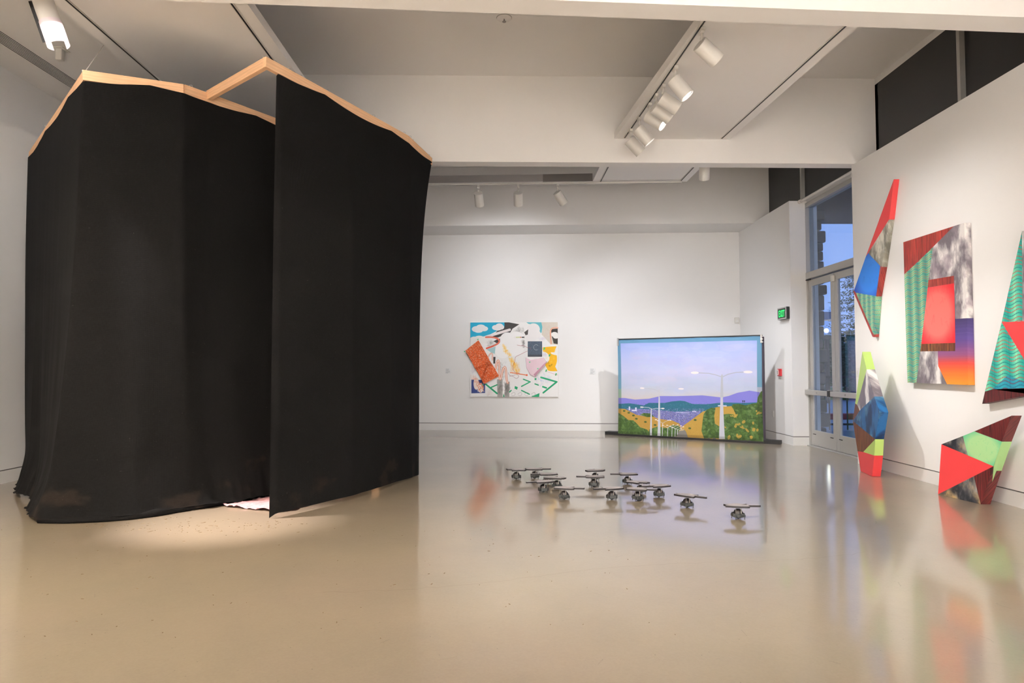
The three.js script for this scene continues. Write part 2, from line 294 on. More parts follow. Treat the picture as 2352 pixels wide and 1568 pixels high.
{
  const r = thing('curtain_rod', 'white rod mounted across the top of the door opening', 'rod', [4.93, 4.15, -10.1]);
  part(r, 'tube', rod(V(4.93, 4.15, -11.08), V(4.93, 4.15, -9.02), 0.022, 16), M.white);
  part(r, 'wall_socket', rod(V(4.93, 4.15, -11.09), V(4.93, 4.15, -11.05), 0.036, 16), M.white);
}
// ---------------------------------------------------------------- small things on the walls
{
  const s = thing('exit_sign', 'lit green EXIT sign on the wall beside the glass door', 'exit sign', [4.75, 2.15, -11.32]);
  part(s, 'housing', rbox(4.69, 4.7495, 2.15, 2.36, -11.5, -11.135, 0.01), M.black);
  part(s, 'face_frame', rbox(4.684, 4.691, 2.152, 2.358, -11.498, -11.137, 0.003), M.alu);
  const tex = canvasTex(512, 256, (x, w, h) => { x.fillStyle = '#05140b'; x.fillRect(0, 0, w, h); x.fillStyle = '#18f06a'; x.font = 'bold 232px sans-serif'; x.textAlign = 'center'; x.textBaseline = 'middle'; x.save(); x.translate(w / 2, h / 2 + 6); x.scale(0.86, 1.1); x.fillText('EXIT', 0, 0); x.restore(); });
  const f = new THREE.PlaneGeometry(0.31, 0.165); f.rotateY(-Math.PI / 2); f.translate(4.682, 2.255, -11.3175);
  part(s, 'lettering', f, std({ map: tex, emissive: lin(1, 1, 1), emissiveMap: tex, emissiveIntensity: 0.9, roughness: 0.5 }));
  const l = new THREE.RectAreaLight(lin(0.1, 1, 0.4), 0.12, 0.3, 0.16); l.name = 'sign_light'; l.position.set(4.676, 2.255, -11.3175); l.lookAt(0, 2.255, -11.3175); scene.add(l);
}
{
  const s = thing('fire_alarm_pull', 'red fire alarm pull station with white panel below the exit sign', 'alarm', [4.75, 1.15, -11.56]);
  part(s, 'housing', rbox(4.712, 4.7495, 1.165, 1.295, -11.62, -11.5, 0.008), std({ color: lin(0.55, 0.02, 0.03), roughness: 0.35 }));
  part(s, 'handle', rbox(4.7, 4.714, 1.185, 1.28, -11.61, -11.56, 0.004), std({ color: lin(0.7, 0.6, 0.58), roughness: 0.4 }));
  part(s, 'lettering_bar', box(4.698, 4.7005, 1.2, 1.262, -11.592, -11.578), M.black);
  part(s, 'back_box', rbox(4.73, 4.7495, 1.13, 1.165, -11.6, -11.52, 0.004), M.trim);
}
{ const s = thing('wall_outlet', 'white outlet plate low on the wall behind the screen end', 'outlet', [4.75, 0.42, -11.93]); part(s, 'plate', rbox(4.743, 4.7498, 0.42, 0.535, -11.965, -11.895, 0.003), M.trim); for (const y of [0.452, 0.502]) part(s, 'socket', rbox(4.7405, 4.7435, y - 0.014, y + 0.014, -11.945, -11.915, 0.002), M.white); }
{ const s = thing('wall_switch', 'white switch plate near the door end of the painting wall', 'switch', [4.74, 1.18, -8.96]); part(s, 'plate', rbox(4.733, 4.7398, 1.18, 1.31, -8.995, -8.925, 0.003), M.trim); part(s, 'rocker', rbox(4.729, 4.7335, 1.215, 1.275, -8.975, -8.945, 0.002), M.white); }
{ const s = thing('motion_sensor', 'small white sensor box in the far corner of the back wall', 'sensor', [4.68, 2.24, backZ(4.68)]); const z = backZ(4.68) + 0.002; part(s, 'housing', rbox(4.63, 4.72, 2.24, 2.36, z, z + 0.05, 0.012), M.white); part(s, 'lens_window', rbox(4.645, 4.705, 2.26, 2.3, z + 0.045, z + 0.054, 0.004), M.trim); }
for (const [x, label] of [[-1.354, 'small printed title card between the tent and collage'], [1.694, 'small printed title card beside the street scene screen']]) {
  const z = backZ(x), c = thing('title_card', label, 'label', [x, 1.18, z]);
  part(c, 'card', box(x - 0.065, x + 0.065, 1.185, 1.3, z + 0.003, z + 0.008), std({ color: lin(0.8, 0.8, 0.8), roughness: 0.7 }));
  const ink = std({ color: lin(0.25, 0.25, 0.26), roughness: 0.8 });
  for (let i = 0; i < 5; i++) part(c, 'printed_line', box(x - 0.05, x - 0.05 + [0.07, 0.06, 0.09, 0.085, 0.05][i], 1.282 - i * 0.02, 1.287 - i * 0.02, z + 0.008, z + 0.0086), ink);
}
// ---------------------------------------------------------------- black cloth tent on a timber frame
const timberTex = dataTex(512, (() => { const f = fbm(51, 4, 5), g = noise2(8, 128); return (u, v) => { const w = 0.5 + 0.5 * Math.sin((v * 9 + 0.8 * f(u, v)) * 6.283); const t = 0.93 + 0.05 * w + 0.08 * (g(u * 16, v * 128) - 0.5); return [0.88 * t, 0.70 * t, 0.54 * t]; }; })(), true, 512);
timberTex.repeat.set(0.9, 4);
M.timber = std({ map: timberTex, roughness: 0.75 });
const clothTex = dataTex(1024, (() => {
  const f = fbm(61, 6, 5), n = noise2(15, 512), s = noise2(16, 400), d = fbm(63, 20, 4);
  return (u, v) => { // v runs down the cloth: lint specks everywhere, brown dust ground into the hem
    let c = 0.085 + 0.03 * (f(u, v) - 0.5) + 0.02 * (n(u * 512, v * 512) - 0.5), k = [c, c * 0.97, c * 0.96];
    if (s(u * 400, v * 400) > 0.985) k = mixc(k, [0.4, 0.38, 0.36], 0.5);
    const q = d(u, v); const th = 0.55 + v * 2.2; if (q > th) k = mixc(k, [0.30, 0.23, 0.18], Math.min(0.25, (q - th) * 2));
    return k;
  };
})());
const weave = dataTex(256, (u, v) => 0.5 + 0.25 * Math.sin(u * 6.2832 * 64) + 0.25 * Math.sin(v * 6.2832 * 64), false); weave.repeat.set(12, 12);
M.cloth = new THREE.MeshPhysicalMaterial({ map: clothTex, roughness: 1, specularIntensity: 0.12, sheen: 0.03, sheenRoughness: 0.6, sheenColor: lin(0.5, 0.5, 0.55), side: THREE.DoubleSide, bumpMap: weave, bumpScale: 0.0008 });
{
  const t = thing('fabric_tent', 'tall black cloth tent hung from a pale timber frame', 'tent', [-3.2, 0, -7]);
  const A = V(-5.46, 3.75, -7.32), B = V(-3.70, 3.88, -5.57), Cc = V(-3.014, 3.9, -5.894), D = V(-2.90, 3.92, -6.13), Hh = V(-2.466, 3.9, -6.70), Hi = V(-2.1, 3.9, -7.25), E = V(-2.098, 3.95, -5.475), F = V(-1.183, 3.92, -7.264), G = V(-1.011, 3.9, -7.964), I = V(-1.9, 3.87, -8.55), J = V(-4.6, 3.8, -8.45);
  const dn = V(0, -0.045, 0), beam = (a, b, ea = 0.0, eb = 0.0) => { const d = b.clone().sub(a).normalize(); return part(t, 'timber_beam', bar(a.clone().add(dn).addScaledVector(d, -ea), b.clone().add(dn).addScaledVector(d, eb), 0.04, 0.088), M.timber); };
  beam(A, B); beam(B, Cc, 0.02, 0.0); beam(Cc, D); beam(D, Hi, 0, 0); beam(D.clone().add(V(0, 0.02, 0)), E, 0.02, 0.0); beam(E, F, 0.02, 0); beam(F, G, 0, 0.02); beam(G, I); beam(I, J); beam(J, A);
  // hidden uprights that carry the frame inside the cloth
  for (const p of [V(-5.15, 3.7, -7.5), V(-4.5, 3.75, -8.2), V(-2.0, 3.8, -8.3), V(-1.55, 3.85, -7.5), V(-3.6, 3.8, -6.1)]) part(t, 'timber_post', bar(V(p.x, 0, p.z), V(p.x, p.y, p.z), 0.04, 0.088, V(1, 0, 0)), M.timber);
  const crv = (pts) => { const L = [0]; for (let i = 1; i < pts.length; i++) L.push(L[i - 1] + pts[i].distanceTo(pts[i - 1])); const tot = L.at(-1); return { tot, at(u) { const s = u * tot; let i = 1; while (i < pts.length - 1 && L[i] < s) i++; return pts[i - 1].clone().lerp(pts[i], (s - L[i - 1]) / (L[i] - L[i - 1])); } }; };
  const fold = fbm(71, 8, 4), fold2 = fbm(73, 16, 3);
  function drape(name, top, bot, o = {}) {
    const a = crv(top), b0 = crv(bot), arc = (pts, k) => { let L = 0; for (let i = 1; i <= k; i++) L += pts[i].distanceTo(pts[i - 1]); return L; }, pairs = o.pairs.map(([i, j]) => [arc(top, i) / a.tot, arc(bot, j) / b0.tot]), b = { at(u) { let i = 1; while (i < pairs.length - 1 && pairs[i][0] < u) i++; const [p, q] = [pairs[i - 1], pairs[i]]; return b0.at(q[1] * (u - p[0]) / (q[0] - p[0]) + p[1] * (q[0] - u) / (q[0] - p[0])); } }, nu = Math.round(a.tot * 46), nv = 96, pos = [], uv = [], idx = [], sg = o.side ?? 1;
    for (let j = 0; j <= nv; j++) for (let i = 0; i <= nu; i++) {
      const u = i / nu, v = j / nv, P = a.at(u), Q = b.at(u), tan = a.at(Math.min(1, u + 0.012)).sub(a.at(Math.max(0, u - 0.012))), n = V(tan.z, 0, -tan.x).normalize().multiplyScalar(sg);
      const sag = 0.006 + 0.036 * Math.abs(Math.sin(u * a.tot * 3.1 + (o.ph ?? 0))) * (0.6 + fold(u, 0.3)), yTop = P.y - 0.05 - sag;
      const pinch = (o.pinch ?? 0) * Math.sin(Math.PI * Math.min(1, v * 1.15));
      const e = o.quick ? 1 - Math.pow(1 - v, o.quick) : Math.pow(v, 2.2), x = P.x + (Q.x - P.x) * e, z = P.z + (Q.z - P.z) * e, y = yTop + (Q.y - yTop) * v;
      const s = u * a.tot, k = (o.folds ?? 1) * (0.35 + 0.65 * v);
      let d = 0.028 + k * (0.035 * (fold(s / 6 + (o.ph ?? 0), 0.04 * v) - 0.5) + 0.05 * (fold2(s / 5, 0.10 * v + 0.2) - 0.5) * v) - pinch;
      const hem = Math.max(0, (v - 0.86) / 0.14); d += (o.pool ?? 0) * hem * hem * (0.4 + 1.1 * fold2(s / 3 + 0.37, 0.4 + 0.5 * v)) ;
      const lift = (o.pool ?? 0) > 0.05 ? 0.06 * hem * fold2(s / 2, v * 1.6) : 0;
      pos.push(x + n.x * d, Math.max(0.006 + lift, y), z + n.z * d); uv.push((s + (o.ph ?? 0)) / 4, 1 - v);
    }
    for (let j = 0; j < nv; j++) for (let i = 0; i < nu; i++) { const p = j * (nu + 1) + i; idx.push(p, p + 1, p + nu + 1, p + 1, p + nu + 2, p + nu + 1); }
    const g = new THREE.BufferGeometry(); g.setAttribute('position', new THREE.Float32BufferAttribute(pos, 3)); g.setAttribute('uv', new THREE.Float32BufferAttribute(uv, 2)); g.setIndex(idx); g.computeVertexNormals();
    return part(t, name, g, M.cloth);
  }
  const f = (x, z, y = 0.01) => V(x, y, z);
  drape('cloth_panel', [A, B, Cc, D, Hh, Hi], [f(-5.36, -7.32), f(-4.98, -6.80), f(-4.72, -6.62), f(-3.97, -5.63), f(-3.31, -5.78), f(-2.98, -6.10), f(-2.70, -6.42), f(-2.47, -6.73), f(-2.1, -7.28)], { side: -1, pool: 0.10, ph: 0.2, pairs: [[0, 0], [1, 3], [2, 5], [4, 7], [5, 8]] });
  const E2 = E.clone().lerp(F, 0.055), E1 = E2.clone().add(V(-0.015, -0.02, 0.0));
  drape('cloth_flap', [E1, E2, F, G, I, J, A], [f(-2.125, -5.73, 0.0), f(-2.08, -5.76, 0.04), f(-1.6, -6.50, 0.05), f(-1.33, -7.23, 0.045), f(-1.21, -7.75, 0.02), f(-1.16, -8.02, 0.01), f(-1.95, -8.6), f(-4.6, -8.5), f(-5.36, -7.36)], { side: -1, folds: 0.55, ph: 1.3, quick: 5, pairs: [[0, 0], [1, 1], [2, 4], [3, 5], [4, 6], [5, 7], [6, 8]] });
  // rolled hem lying on the floor along the entrance side
  { const c = new THREE.CatmullRomCurve3([V(-3.99, 0.02, -5.56), V(-3.7, 0.025, -5.55), V(-3.3, 0.022, -5.68), V(-2.98, 0.03, -6.0), V(-2.72, 0.03, -6.33), V(-2.5, 0.025, -6.66)]);
    const g = new THREE.TubeGeometry(c, 80, 0.026, 8); const p = g.attributes.position, nn = fbm(5, 8, 3); for (let i = 0; i < p.count; i++) { const k = nn(p.getX(i) * 0.6, p.getZ(i) * 0.6); p.setY(i, Math.max(0.004, p.getY(i) * (0.5 + k))); p.setX(i, p.getX(i) + 0.05 * (k - 0.5)); } g.computeVertexNormals(); const uv = g.attributes.uv; for (let i = 0; i < uv.count; i++) uv.setXY(i, uv.getX(i), 0.02 * uv.getY(i)); part(t, 'rolled_hem', g, M.cloth); }
  // wire screw eyes along the timber and the wires that hold the frame up
  const eye = new THREE.TorusGeometry(0.013, 0.003, 6, 14), r = rng(4);
  for (const [a, b, us] of [[A, B, [0.02, 0.28, 0.36, 0.6, 0.66, 0.86, 0.9, 0.94, 0.98]], [Cc, D, [0.3, 0.9]], [E, F, [0.06, 0.13, 0.2, 0.38, 0.7, 0.97]], [F, G, [0.1, 0.25, 0.95]], [D, E, [0.04, 0.1, 0.9, 0.97]]])
    for (const u of us) { const p = a.clone().lerp(b, u), m = part(t, 'screw_eye', eye, M.steel, false); m.position.copy(p).sub(t.position).add(V((r() - 0.5) * 0.03, 0.011, (r() - 0.5) * 0.03)); m.rotation.y = r() * 3; }
  const wz = thing('hanging_wire', 'thin pale wire holding up the corner of the tent frame', 'wire', [B.x, B.y, B.z]); part(wz, 'wire', rod(B.clone().add(V(0, 0.006, 0)), V(-4.03, 4.5, -6.33), 0.003, 6), M.white);
}
{ // rumpled pink sheet on the floor inside the tent
  const s = thing('pink_sheet', 'rumpled pink sheet lying on the floor inside the tent', 'sheet', [-1.9, 0, -6.5]);
  const n = fbm(81, 7, 5), nu = 90, nv = 70, pos = [], idx = [], uv = [];
  const cs = [V(-2.72, 0, -6.2), V(-2.06, 0, -5.94), V(-1.55, 0, -6.95), V(-2.2, 0, -6.95)];
  for (let j = 0; j <= nv; j++) for (let i = 0; i <= nu; i++) { const u = i / nu, v = j / nv, p = cs[0].clone().lerp(cs[1], u).lerp(cs[3].clone().lerp(cs[2], u), v), w = n(u * 0.9, v * 0.9), edge = 0.1 * (n(u + 0.3, v + 0.6) - 0.5); pos.push(p.x + edge, 0.004 + 0.045 * Math.pow(Math.abs(w - 0.5) * 2, 0.7) * (0.4 + n(v, u)), p.z + edge); uv.push(u, v); }
  for (let j = 0; j < nv; j++) for (let i = 0; i < nu; i++) { const p = j * (nu + 1) + i; idx.push(p, p + 1, p + nu + 1, p + 1, p + nu + 2, p + nu + 1); }
  const g = new THREE.BufferGeometry(); g.setAttribute('position', new THREE.Float32BufferAttribute(pos, 3)); g.setAttribute('uv', new THREE.Float32BufferAttribute(uv, 2)); g.setIndex(idx); g.computeVertexNormals(); part(s, 'cloth', g, std({ color: lin(0.5, 0.27, 0.28), roughness: 0.9 }));
}
{ // crumbs of soil and dry leaf scattered before the tent
  const r = rng(33), gs = [], base = new THREE.IcosahedronGeometry(1, 0);
  for (let i = 0; i < 260; i++) {
    const k = r(), x = k < 0.55 ? -3.0 + 1.1 * (r() + r() - 0.6) : -4.2 + 5.0 * r(), z = k < 0.55 ? -5.75 + 0.35 * (r() + r() - 0.2) : -3.2 - 2.2 * r();
    const g = base.clone(), L = k < 0.55 ? 0.003 + 0.010 * r() * r() : 0.0025 + 0.005 * r() * r(); g.scale(L * (1 + 1.6 * r()), 0.002, L * 0.6); g.rotateY(r() * 6.28); g.translate(x, 0.0018, Math.max(z, -5.62 - (x + 3.9) * 0.16 - (x > -3 ? (x + 3) * 0.5 : 0) - 0.02)); gs.push(g);
  }
  const m = new THREE.Mesh(mergeGeometries(gs), std({ color: lin(0.17, 0.12, 0.07), roughness: 0.95 })); m.name = 'soil_crumbs'; m.userData = { label: 'crumbs of soil and dry leaf scattered before the tent', category: 'debris', kind: 'stuff' }; m.castShadow = m.receiveShadow = true; scene.add(m);
}
{ // hairline crack running across the slab
  const r = rng(12), pts = []; for (let i = 0; i <= 60; i++) { const t = i / 60; pts.push([-1.1 + 3.6 * t, -3.85 - 0.85 * t + 0.06 * Math.sin(t * 9) + 0.03 * (r() - 0.5)]); }
  const pos = []; for (let i = 0; i < 60; i++) { const [a, b] = pts[i], [c, d] = pts[i + 1], w = 0.0012; pos.push(a, 0.0006, b - w, c, 0.0006, d - w, c, 0.0006, d + w, a, 0.0006, b - w, c, 0.0006, d + w, a, 0.0006, b + w); }
  const g = new THREE.BufferGeometry(); g.setAttribute('position', new THREE.Float32BufferAttribute(pos, 3)); g.computeVertexNormals();
  const fl = scene.getObjectByName('floor'), m = new THREE.Mesh(g, std({ color: lin(0.16, 0.13, 0.1), roughness: 0.8 })); m.name = 'hairline_crack'; fl.add(m);
}
// ---------------------------------------------------------------- collage painting on the back wall
{
  const x0 = -0.88, x1 = 0.972, y0 = 0.706, y1 = 2.274, zc = backZ(0.046), g = thing('collage_painting', 'large white collage painting with orange cloth patch', 'painting', [0.046, y0, zc]);
  const tilt = Math.atan(0.0489), place = (geo, lift) => { geo.translate(0, 0, lift); geo.rotateY(-tilt); geo.translate(0.046, 0, zc); return geo; };
  const W0 = x1 - x0, H0 = y1 - y0, toL = (px, py) => [(px - 480) / 1180 * W0 - W0 / 2, y1 - (py - 235) / 1003 * H0];   // sketch units to metres on the sheet
  const tex = canvasTex(1416, 1200, (x) => {
    x.scale(1.2, 1.2); x.translate(-480, -235); const r = rng(17);
    x.fillStyle = '#f4f3f2'; x.fillRect(480, 235, 1180, 1003);
    const smudge = (cx, cy, rx, ry, col, n, a = 0.10) => { x.fillStyle = col; for (let i = 0; i < n; i++) { x.globalAlpha = a * r(); x.beginPath(); x.ellipse(cx + (r() + r() - 1) * rx, cy + (r() + r() - 1) * ry, 4 + r() * 26, 3 + r() * 14, r() * 3, 0, 7); x.fill(); } x.globalAlpha = 1; };
    const line = (pts, col, w, a = 1) => { x.strokeStyle = col; x.lineWidth = w; x.globalAlpha = a; x.lineCap = x.lineJoin = 'round'; x.beginPath(); pts.forEach(([p, q], i) => (i ? x.lineTo(p, q) : x.moveTo(p, q))); x.stroke(); x.globalAlpha = 1; };
    const curve = (pts, col, w, a = 1) => { x.strokeStyle = col; x.lineWidth = w; x.globalAlpha = a; x.lineCap = 'round'; x.beginPath(); x.moveTo(...pts[0]); for (let i = 1; i < pts.length - 1; i++) x.quadraticCurveTo(...pts[i], (pts[i][0] + pts[i + 1][0]) / 2, (pts[i][1] + pts[i + 1][1]) / 2); x.lineTo(...pts.at(-1)); x.stroke(); x.globalAlpha = 1; };
    const cloud = (c, list) => { x.fillStyle = c; for (const [a, b, q, s] of list) { x.beginPath(); x.ellipse(a, b, q, s, 0, 0, 7); x.fill(); } };
    poly(x, [[480, 235], [940, 235], [940, 300], [850, 345], [700, 420], [560, 450], [480, 460]], '#12a3c8');
    poly(x, [[940, 235], [1000, 235], [1140, 262], [1050, 320], [1020, 370], [900, 420], [850, 440], [770, 420], [850, 345], [940, 300]], '#3a3838');
    poly(x, [[850, 460], [920, 450], [950, 480], [880, 540], [790, 490]], '#444140');
    cloud('#eeedee', [[560, 325, 62, 40], [620, 305, 66, 42], [665, 320, 54, 34], [590, 345, 60, 30], [820, 305, 48, 34], [870, 285, 52, 36], [900, 300, 36, 32], [850, 320, 50, 26]]);
    cloud('#f1f0ec', [[530, 470, 62, 44], [600, 450, 70, 36], [680, 470, 60, 50], [560, 520, 90, 44]]);
    line([[690, 430], [860, 380], [1010, 335]], '#f3eeee', 34); line([[690, 430], [860, 380], [1010, 335]], '#e2b7ae', 4, 0.5);
    poly(x, [[1235, 235], [1440, 235], [1450, 300], [1440, 370], [1415, 400], [1390, 330], [1330, 270], [1260, 255]], '#66bcc8');
    poly(x, [[1435, 235], [1655, 235], [1655, 540], [1560, 530], [1440, 400], [1450, 300]], '#d8cfc2');
    for (let i = 0; i < 60; i++) line([[1450 + r() * 190, 250 + r() * 260], [1450 + r() * 190, 250 + r() * 260]], ['#c4b79f', '#e6ded6', '#cfc3d0'][i % 3], 3, 0.25);
    cloud('#f2efef', [[1330, 330, 86, 80], [1350, 400, 80, 70], [1300, 440, 70, 60]]);
    poly(x, [[1565, 330], [1655, 320], [1655, 530], [1600, 520], [1580, 440]], '#3a3733'); cloud('#f4f2ee', [[1612, 400, 46, 34], [1630, 430, 38, 26]]);
    curve([[1655, 312], [1590, 305], [1555, 350], [1560, 440], [1566, 525]], '#e5895f', 16); curve([[1655, 312], [1590, 305], [1555, 350], [1560, 440], [1566, 525]], '#f6d9c8', 5);
    smudge(1130, 350, 80, 60, '#8a8886', 90, 0.16); poly(x, [[1205, 370], [1260, 330], [1255, 400], [1225, 410]], '#474442');
    cloud('#fbfafa', [[980, 470, 100, 100], [1060, 560, 150, 130], [920, 600, 110, 120], [1100, 450, 110, 90]]);
    poly(x, [[1070, 430], [1215, 425], [1215, 445], [1070, 450]], '#f5f3f0'); poly(x, [[1095, 430], [1150, 428], [1150, 445], [1095, 446]], '#d8dfb0'); poly(x, [[1150, 430], [1165, 430], [1165, 445], [1150, 445]], '#d9764f'); poly(x, [[1170, 430], [1208, 428], [1208, 445], [1170, 445]], '#3a3838');
    smudge(1195, 520, 22, 70, '#5a5856', 40, 0.2);
    curve([[690, 435], [800, 430], [870, 470], [870, 510], [800, 550], [700, 585]], '#d8543a', 22); curve([[690, 435], [800, 430], [870, 470], [870, 510], [800, 550]], '#ef9b80', 6);
    poly(x, [[700, 600], [820, 560], [810, 660], [760, 640]], '#a9cfd2'); smudge(760, 520, 60, 50, '#8f8d8a', 60, 0.16);
    for (let i = 0; i < 150; i++) { const t = r(); x.fillStyle = '#f2b32a'; x.globalAlpha = 0.35 * r(); x.beginPath(); x.ellipse(930 + 200 * t + 40 * (r() - 0.5), 560 + 340 * t + 70 * (r() - 0.5), 3 + r() * 14, 2 + r() * 26, 0, 0, 7); x.fill(); } x.globalAlpha = 1;
    for (let i = 0; i < 24; i++) line([[1010 + r() * 140, 760 + r() * 60], [1010 + r() * 140, 850 + r() * 80]], '#eda93c', 4, 0.35);
    x.fillStyle = '#f5b917'; x.beginPath(); x.moveTo(1450, 575); x.quadraticCurveTo(1540, 560, 1640, 560); x.quadraticCurveTo(1620, 600, 1610, 640); x.lineTo(1560, 640); x.quadraticCurveTo(1560, 670, 1640, 680); x.quadraticCurveTo(1655, 760, 1620, 830); x.lineTo(1650, 890); x.quadraticCurveTo(1560, 900, 1520, 880); x.quadraticCurveTo(1500, 830, 1480, 800); x.quadraticCurveTo(1560, 760, 1540, 690); x.quadraticCurveTo(1520, 640, 1460, 630); x.closePath(); x.fill();
    smudge(1560, 700, 80, 120, '#fdd46a', 50, 0.2); smudge(1530, 800, 60, 50, '#5d4a1b', 6, 0.5);
    curve([[1110, 540], [1160, 555], [1200, 545], [1250, 580], [1300, 570], [1300, 610]], '#a13e52', 4); curve([[1250, 620], [1150, 670], [1080, 700], [1085, 760], [1050, 820], [1060, 900], [1140, 920]], '#a94e62', 4);
    smudge(1480, 460, 110, 30, '#d9cfe2', 60, 0.12); smudge(1460, 1000, 130, 110, '#a9b8e2', 110, 0.16); smudge(1480, 660, 60, 60, '#cbc7dc', 50, 0.14);
    // grey legs and outlined tubes
    smudge(900, 880, 70, 130, '#8d8b88', 150, 0.14); poly(x, [[840, 1000], [915, 1000], [915, 1235], [845, 1235]], '#a9a7a3'); poly(x, [[945, 1060], [1010, 1030], [1005, 1235], [945, 1235]], '#a3a09c'); smudge(880, 1120, 40, 110, '#6f6d6a', 90, 0.2); smudge(975, 1120, 36, 90, '#5f5d5a', 90, 0.2);
    poly(x, [[790, 700], [820, 700], [815, 790], [790, 790]], '#3d3b39');
    const t2 = [[820, 860], [840, 750], [870, 750], [870, 990], [890, 1010], [920, 850], [960, 830], [965, 1000], [985, 1050]]; curve(t2, '#df7a54', 26, 0.9); curve(t2, '#f4e4da', 12); curve([[720, 700], [750, 650], [780, 650], [778, 740]], '#e0907a', 16); curve([[720, 700], [750, 650], [780, 650], [778, 740]], '#f6e8e0', 7);
    line([[1020, 910], [1240, 945]], '#e5743f', 12); x.fillStyle = '#e2532c'; x.beginPath(); x.arc(1240, 945, 12, 0, 7); x.fill();
    curve([[990, 910], [1000, 950], [1060, 960], [1100, 1000], [1140, 960], [1110, 930], [1060, 950], [1010, 960]], '#8d3a52', 3);
    // green lattice
    const gr = '#14a06c'; for (const s of [[[690, 1068], [840, 1190]], [[760, 1110], [840, 1075]], [[1195, 1000], [1285, 1035]], [[1285, 1035], [1170, 1095]], [[1170, 1150], [1275, 1200]], [[1010, 1170], [1030, 1150]], [[1430, 975], [1640, 1035]], [[1640, 1035], [1460, 1180]], [[1350, 1062], [1395, 1078]], [[1455, 1100], [1500, 1115]]]) line(s, gr, s[0][0] > 1420 && s[0][0] < 1650 || s[0][0] < 700 ? 22 : 16);
    poly(x, [[1080, 1090], [1120, 1105], [1110, 1140], [1075, 1125]], gr); poly(x, [[1300, 1230], [1410, 1185], [1405, 1235], [1310, 1236]], gr); poly(x, [[920, 1236], [930, 1190], [945, 1236]], gr); poly(x, [[1345, 985], [1370, 985], [1368, 1010], [1345, 1012]], gr);
    for (let i = 0; i < 4; i++) curve([[1030 + i * 90, 1200], [1060 + i * 90, 1170], [1090 + i * 90, 1190], [1070 + i * 90, 1225], [1035 + i * 90, 1215]], '#8f8d8b', 4, 0.6);
    // navy square with orange figure
    poly(x, [[495, 1005], [680, 1010], [680, 1185], [495, 1190]], '#31427f'); cloud('#f1ddd2', [[560, 1060, 36, 80], [620, 1120, 40, 60]]); for (let i = 0; i < 22; i++) line([[530 + r() * 140, 1030 + r() * 150], [530 + r() * 140, 1030 + r() * 150]], i % 2 ? '#dd6a38' : '#f5e6dc', 7, 0.8);
    smudge(540, 990, 60, 40, '#e09a80', 40, 0.18); smudge(520, 870, 40, 60, '#cfc6d2', 40, 0.14); smudge(730, 1180, 60, 50, '#d8b9b4', 50, 0.1);
    for (const [a, b] of [[1500, 885], [1630, 935], [1545, 680], [1475, 590]]) { x.fillStyle = '#33b36b'; x.save(); x.translate(a, b); x.rotate(0.4); x.fillRect(-9, -16, 18, 32); x.restore(); }
    curve([[1500, 890], [1560, 915], [1655, 945]], '#d58d95', 4);
  });
  const sheet = new THREE.BoxGeometry(W0, H0, 0.03); sheet.translate(0, y0 + H0 / 2, 0);
  const side = std({ color: lin(0.8, 0.79, 0.77), roughness: 0.8 });
  part(g, 'stretched_canvas', place(sheet, 0.016), side);
  const face = new THREE.PlaneGeometry(W0, H0); face.translate(0, y0 + H0 / 2, 0);
  part(g, 'painted_face', place(face, 0.0325), std({ map: tex, roughness: 0.7 }));
  // rumpled orange print cloth pinned over the left edge
  const ot = canvasTex(512, 512, (x, w, h) => { const r = rng(28); x.fillStyle = '#e0602a'; x.fillRect(0, 0, w, h); for (let i = 0; i < 2600; i++) { x.fillStyle = ['#f3c9ae', '#c24d20', '#8c3a1e', '#f08a52', '#f7ede4', '#5c2c1c'][(r() * 6) | 0]; x.globalAlpha = 0.75; x.beginPath(); x.ellipse(r() * w, r() * h, 2 + r() * 5, 1.5 + r() * 3, r() * 3, 0, 7); x.fill(); } x.globalAlpha = 1; });
  const n = fbm(91, 5, 4), og = new THREE.PlaneGeometry(1, 1, 44, 60), p = og.attributes.position, c4 = [toL(588, 478), toL(412, 618), toL(665, 1066), toL(866, 962)];
  for (let i = 0; i < p.count; i++) { const u = p.getX(i) + 0.5, v = 0.5 - p.getY(i), top = [c4[1][0] + (c4[0][0] - c4[1][0]) * u, c4[1][1] + (c4[0][1] - c4[1][1]) * u], bt = [c4[2][0] + (c4[3][0] - c4[2][0]) * u, c4[2][1] + (c4[3][1] - c4[2][1]) * u]; const zig = (u < 0.001 || u > 0.999) ? 0.012 * (i / 45 & 1) : 0; const ruck = Math.exp(-Math.pow((v - 0.56 - 0.1 * (u - 0.5)) / 0.06, 2)) * 0.05 + Math.exp(-Math.pow((v - 0.74 + 0.35 * (u - 0.5)) / 0.05, 2)) * 0.06; p.setXYZ(i, top[0] + (bt[0] - top[0]) * v + zig, top[1] + (bt[1] - top[1]) * v, 0.045 + 0.02 * n(u, v) + ruck); }
  og.computeVertexNormals(); part(g, 'orange_print_cloth', place(og, 0), std({ map: ot, roughness: 0.9 }));
  const bt = canvasTex(256, 256, (x, w, h) => { const r = rng(44); x.fillStyle = '#34475c'; x.fillRect(0, 0, w, h); for (let i = 0; i < 900; i++) { x.fillStyle = ['#4f7f95', '#243444', '#8fa3b4', '#2c5d78', '#6f6a86'][(r() * 5) | 0]; x.globalAlpha = 0.5; x.fillRect(r() * w, r() * h * 0.86, 2 + r() * 9, 1 + r() * 5); } x.globalAlpha = 1; x.strokeStyle = '#c8ccd6'; x.lineWidth = 4; x.beginPath(); x.arc(150, 100, 44, 1, 5.6); x.stroke(); x.strokeStyle = '#a4485c'; x.lineWidth = 3; x.beginPath(); x.moveTo(0, 110); x.quadraticCurveTo(60, 90, 50, 140); x.stroke(); x.fillStyle = '#1f2c3b'; x.fillRect(0, 220, w, 36); });
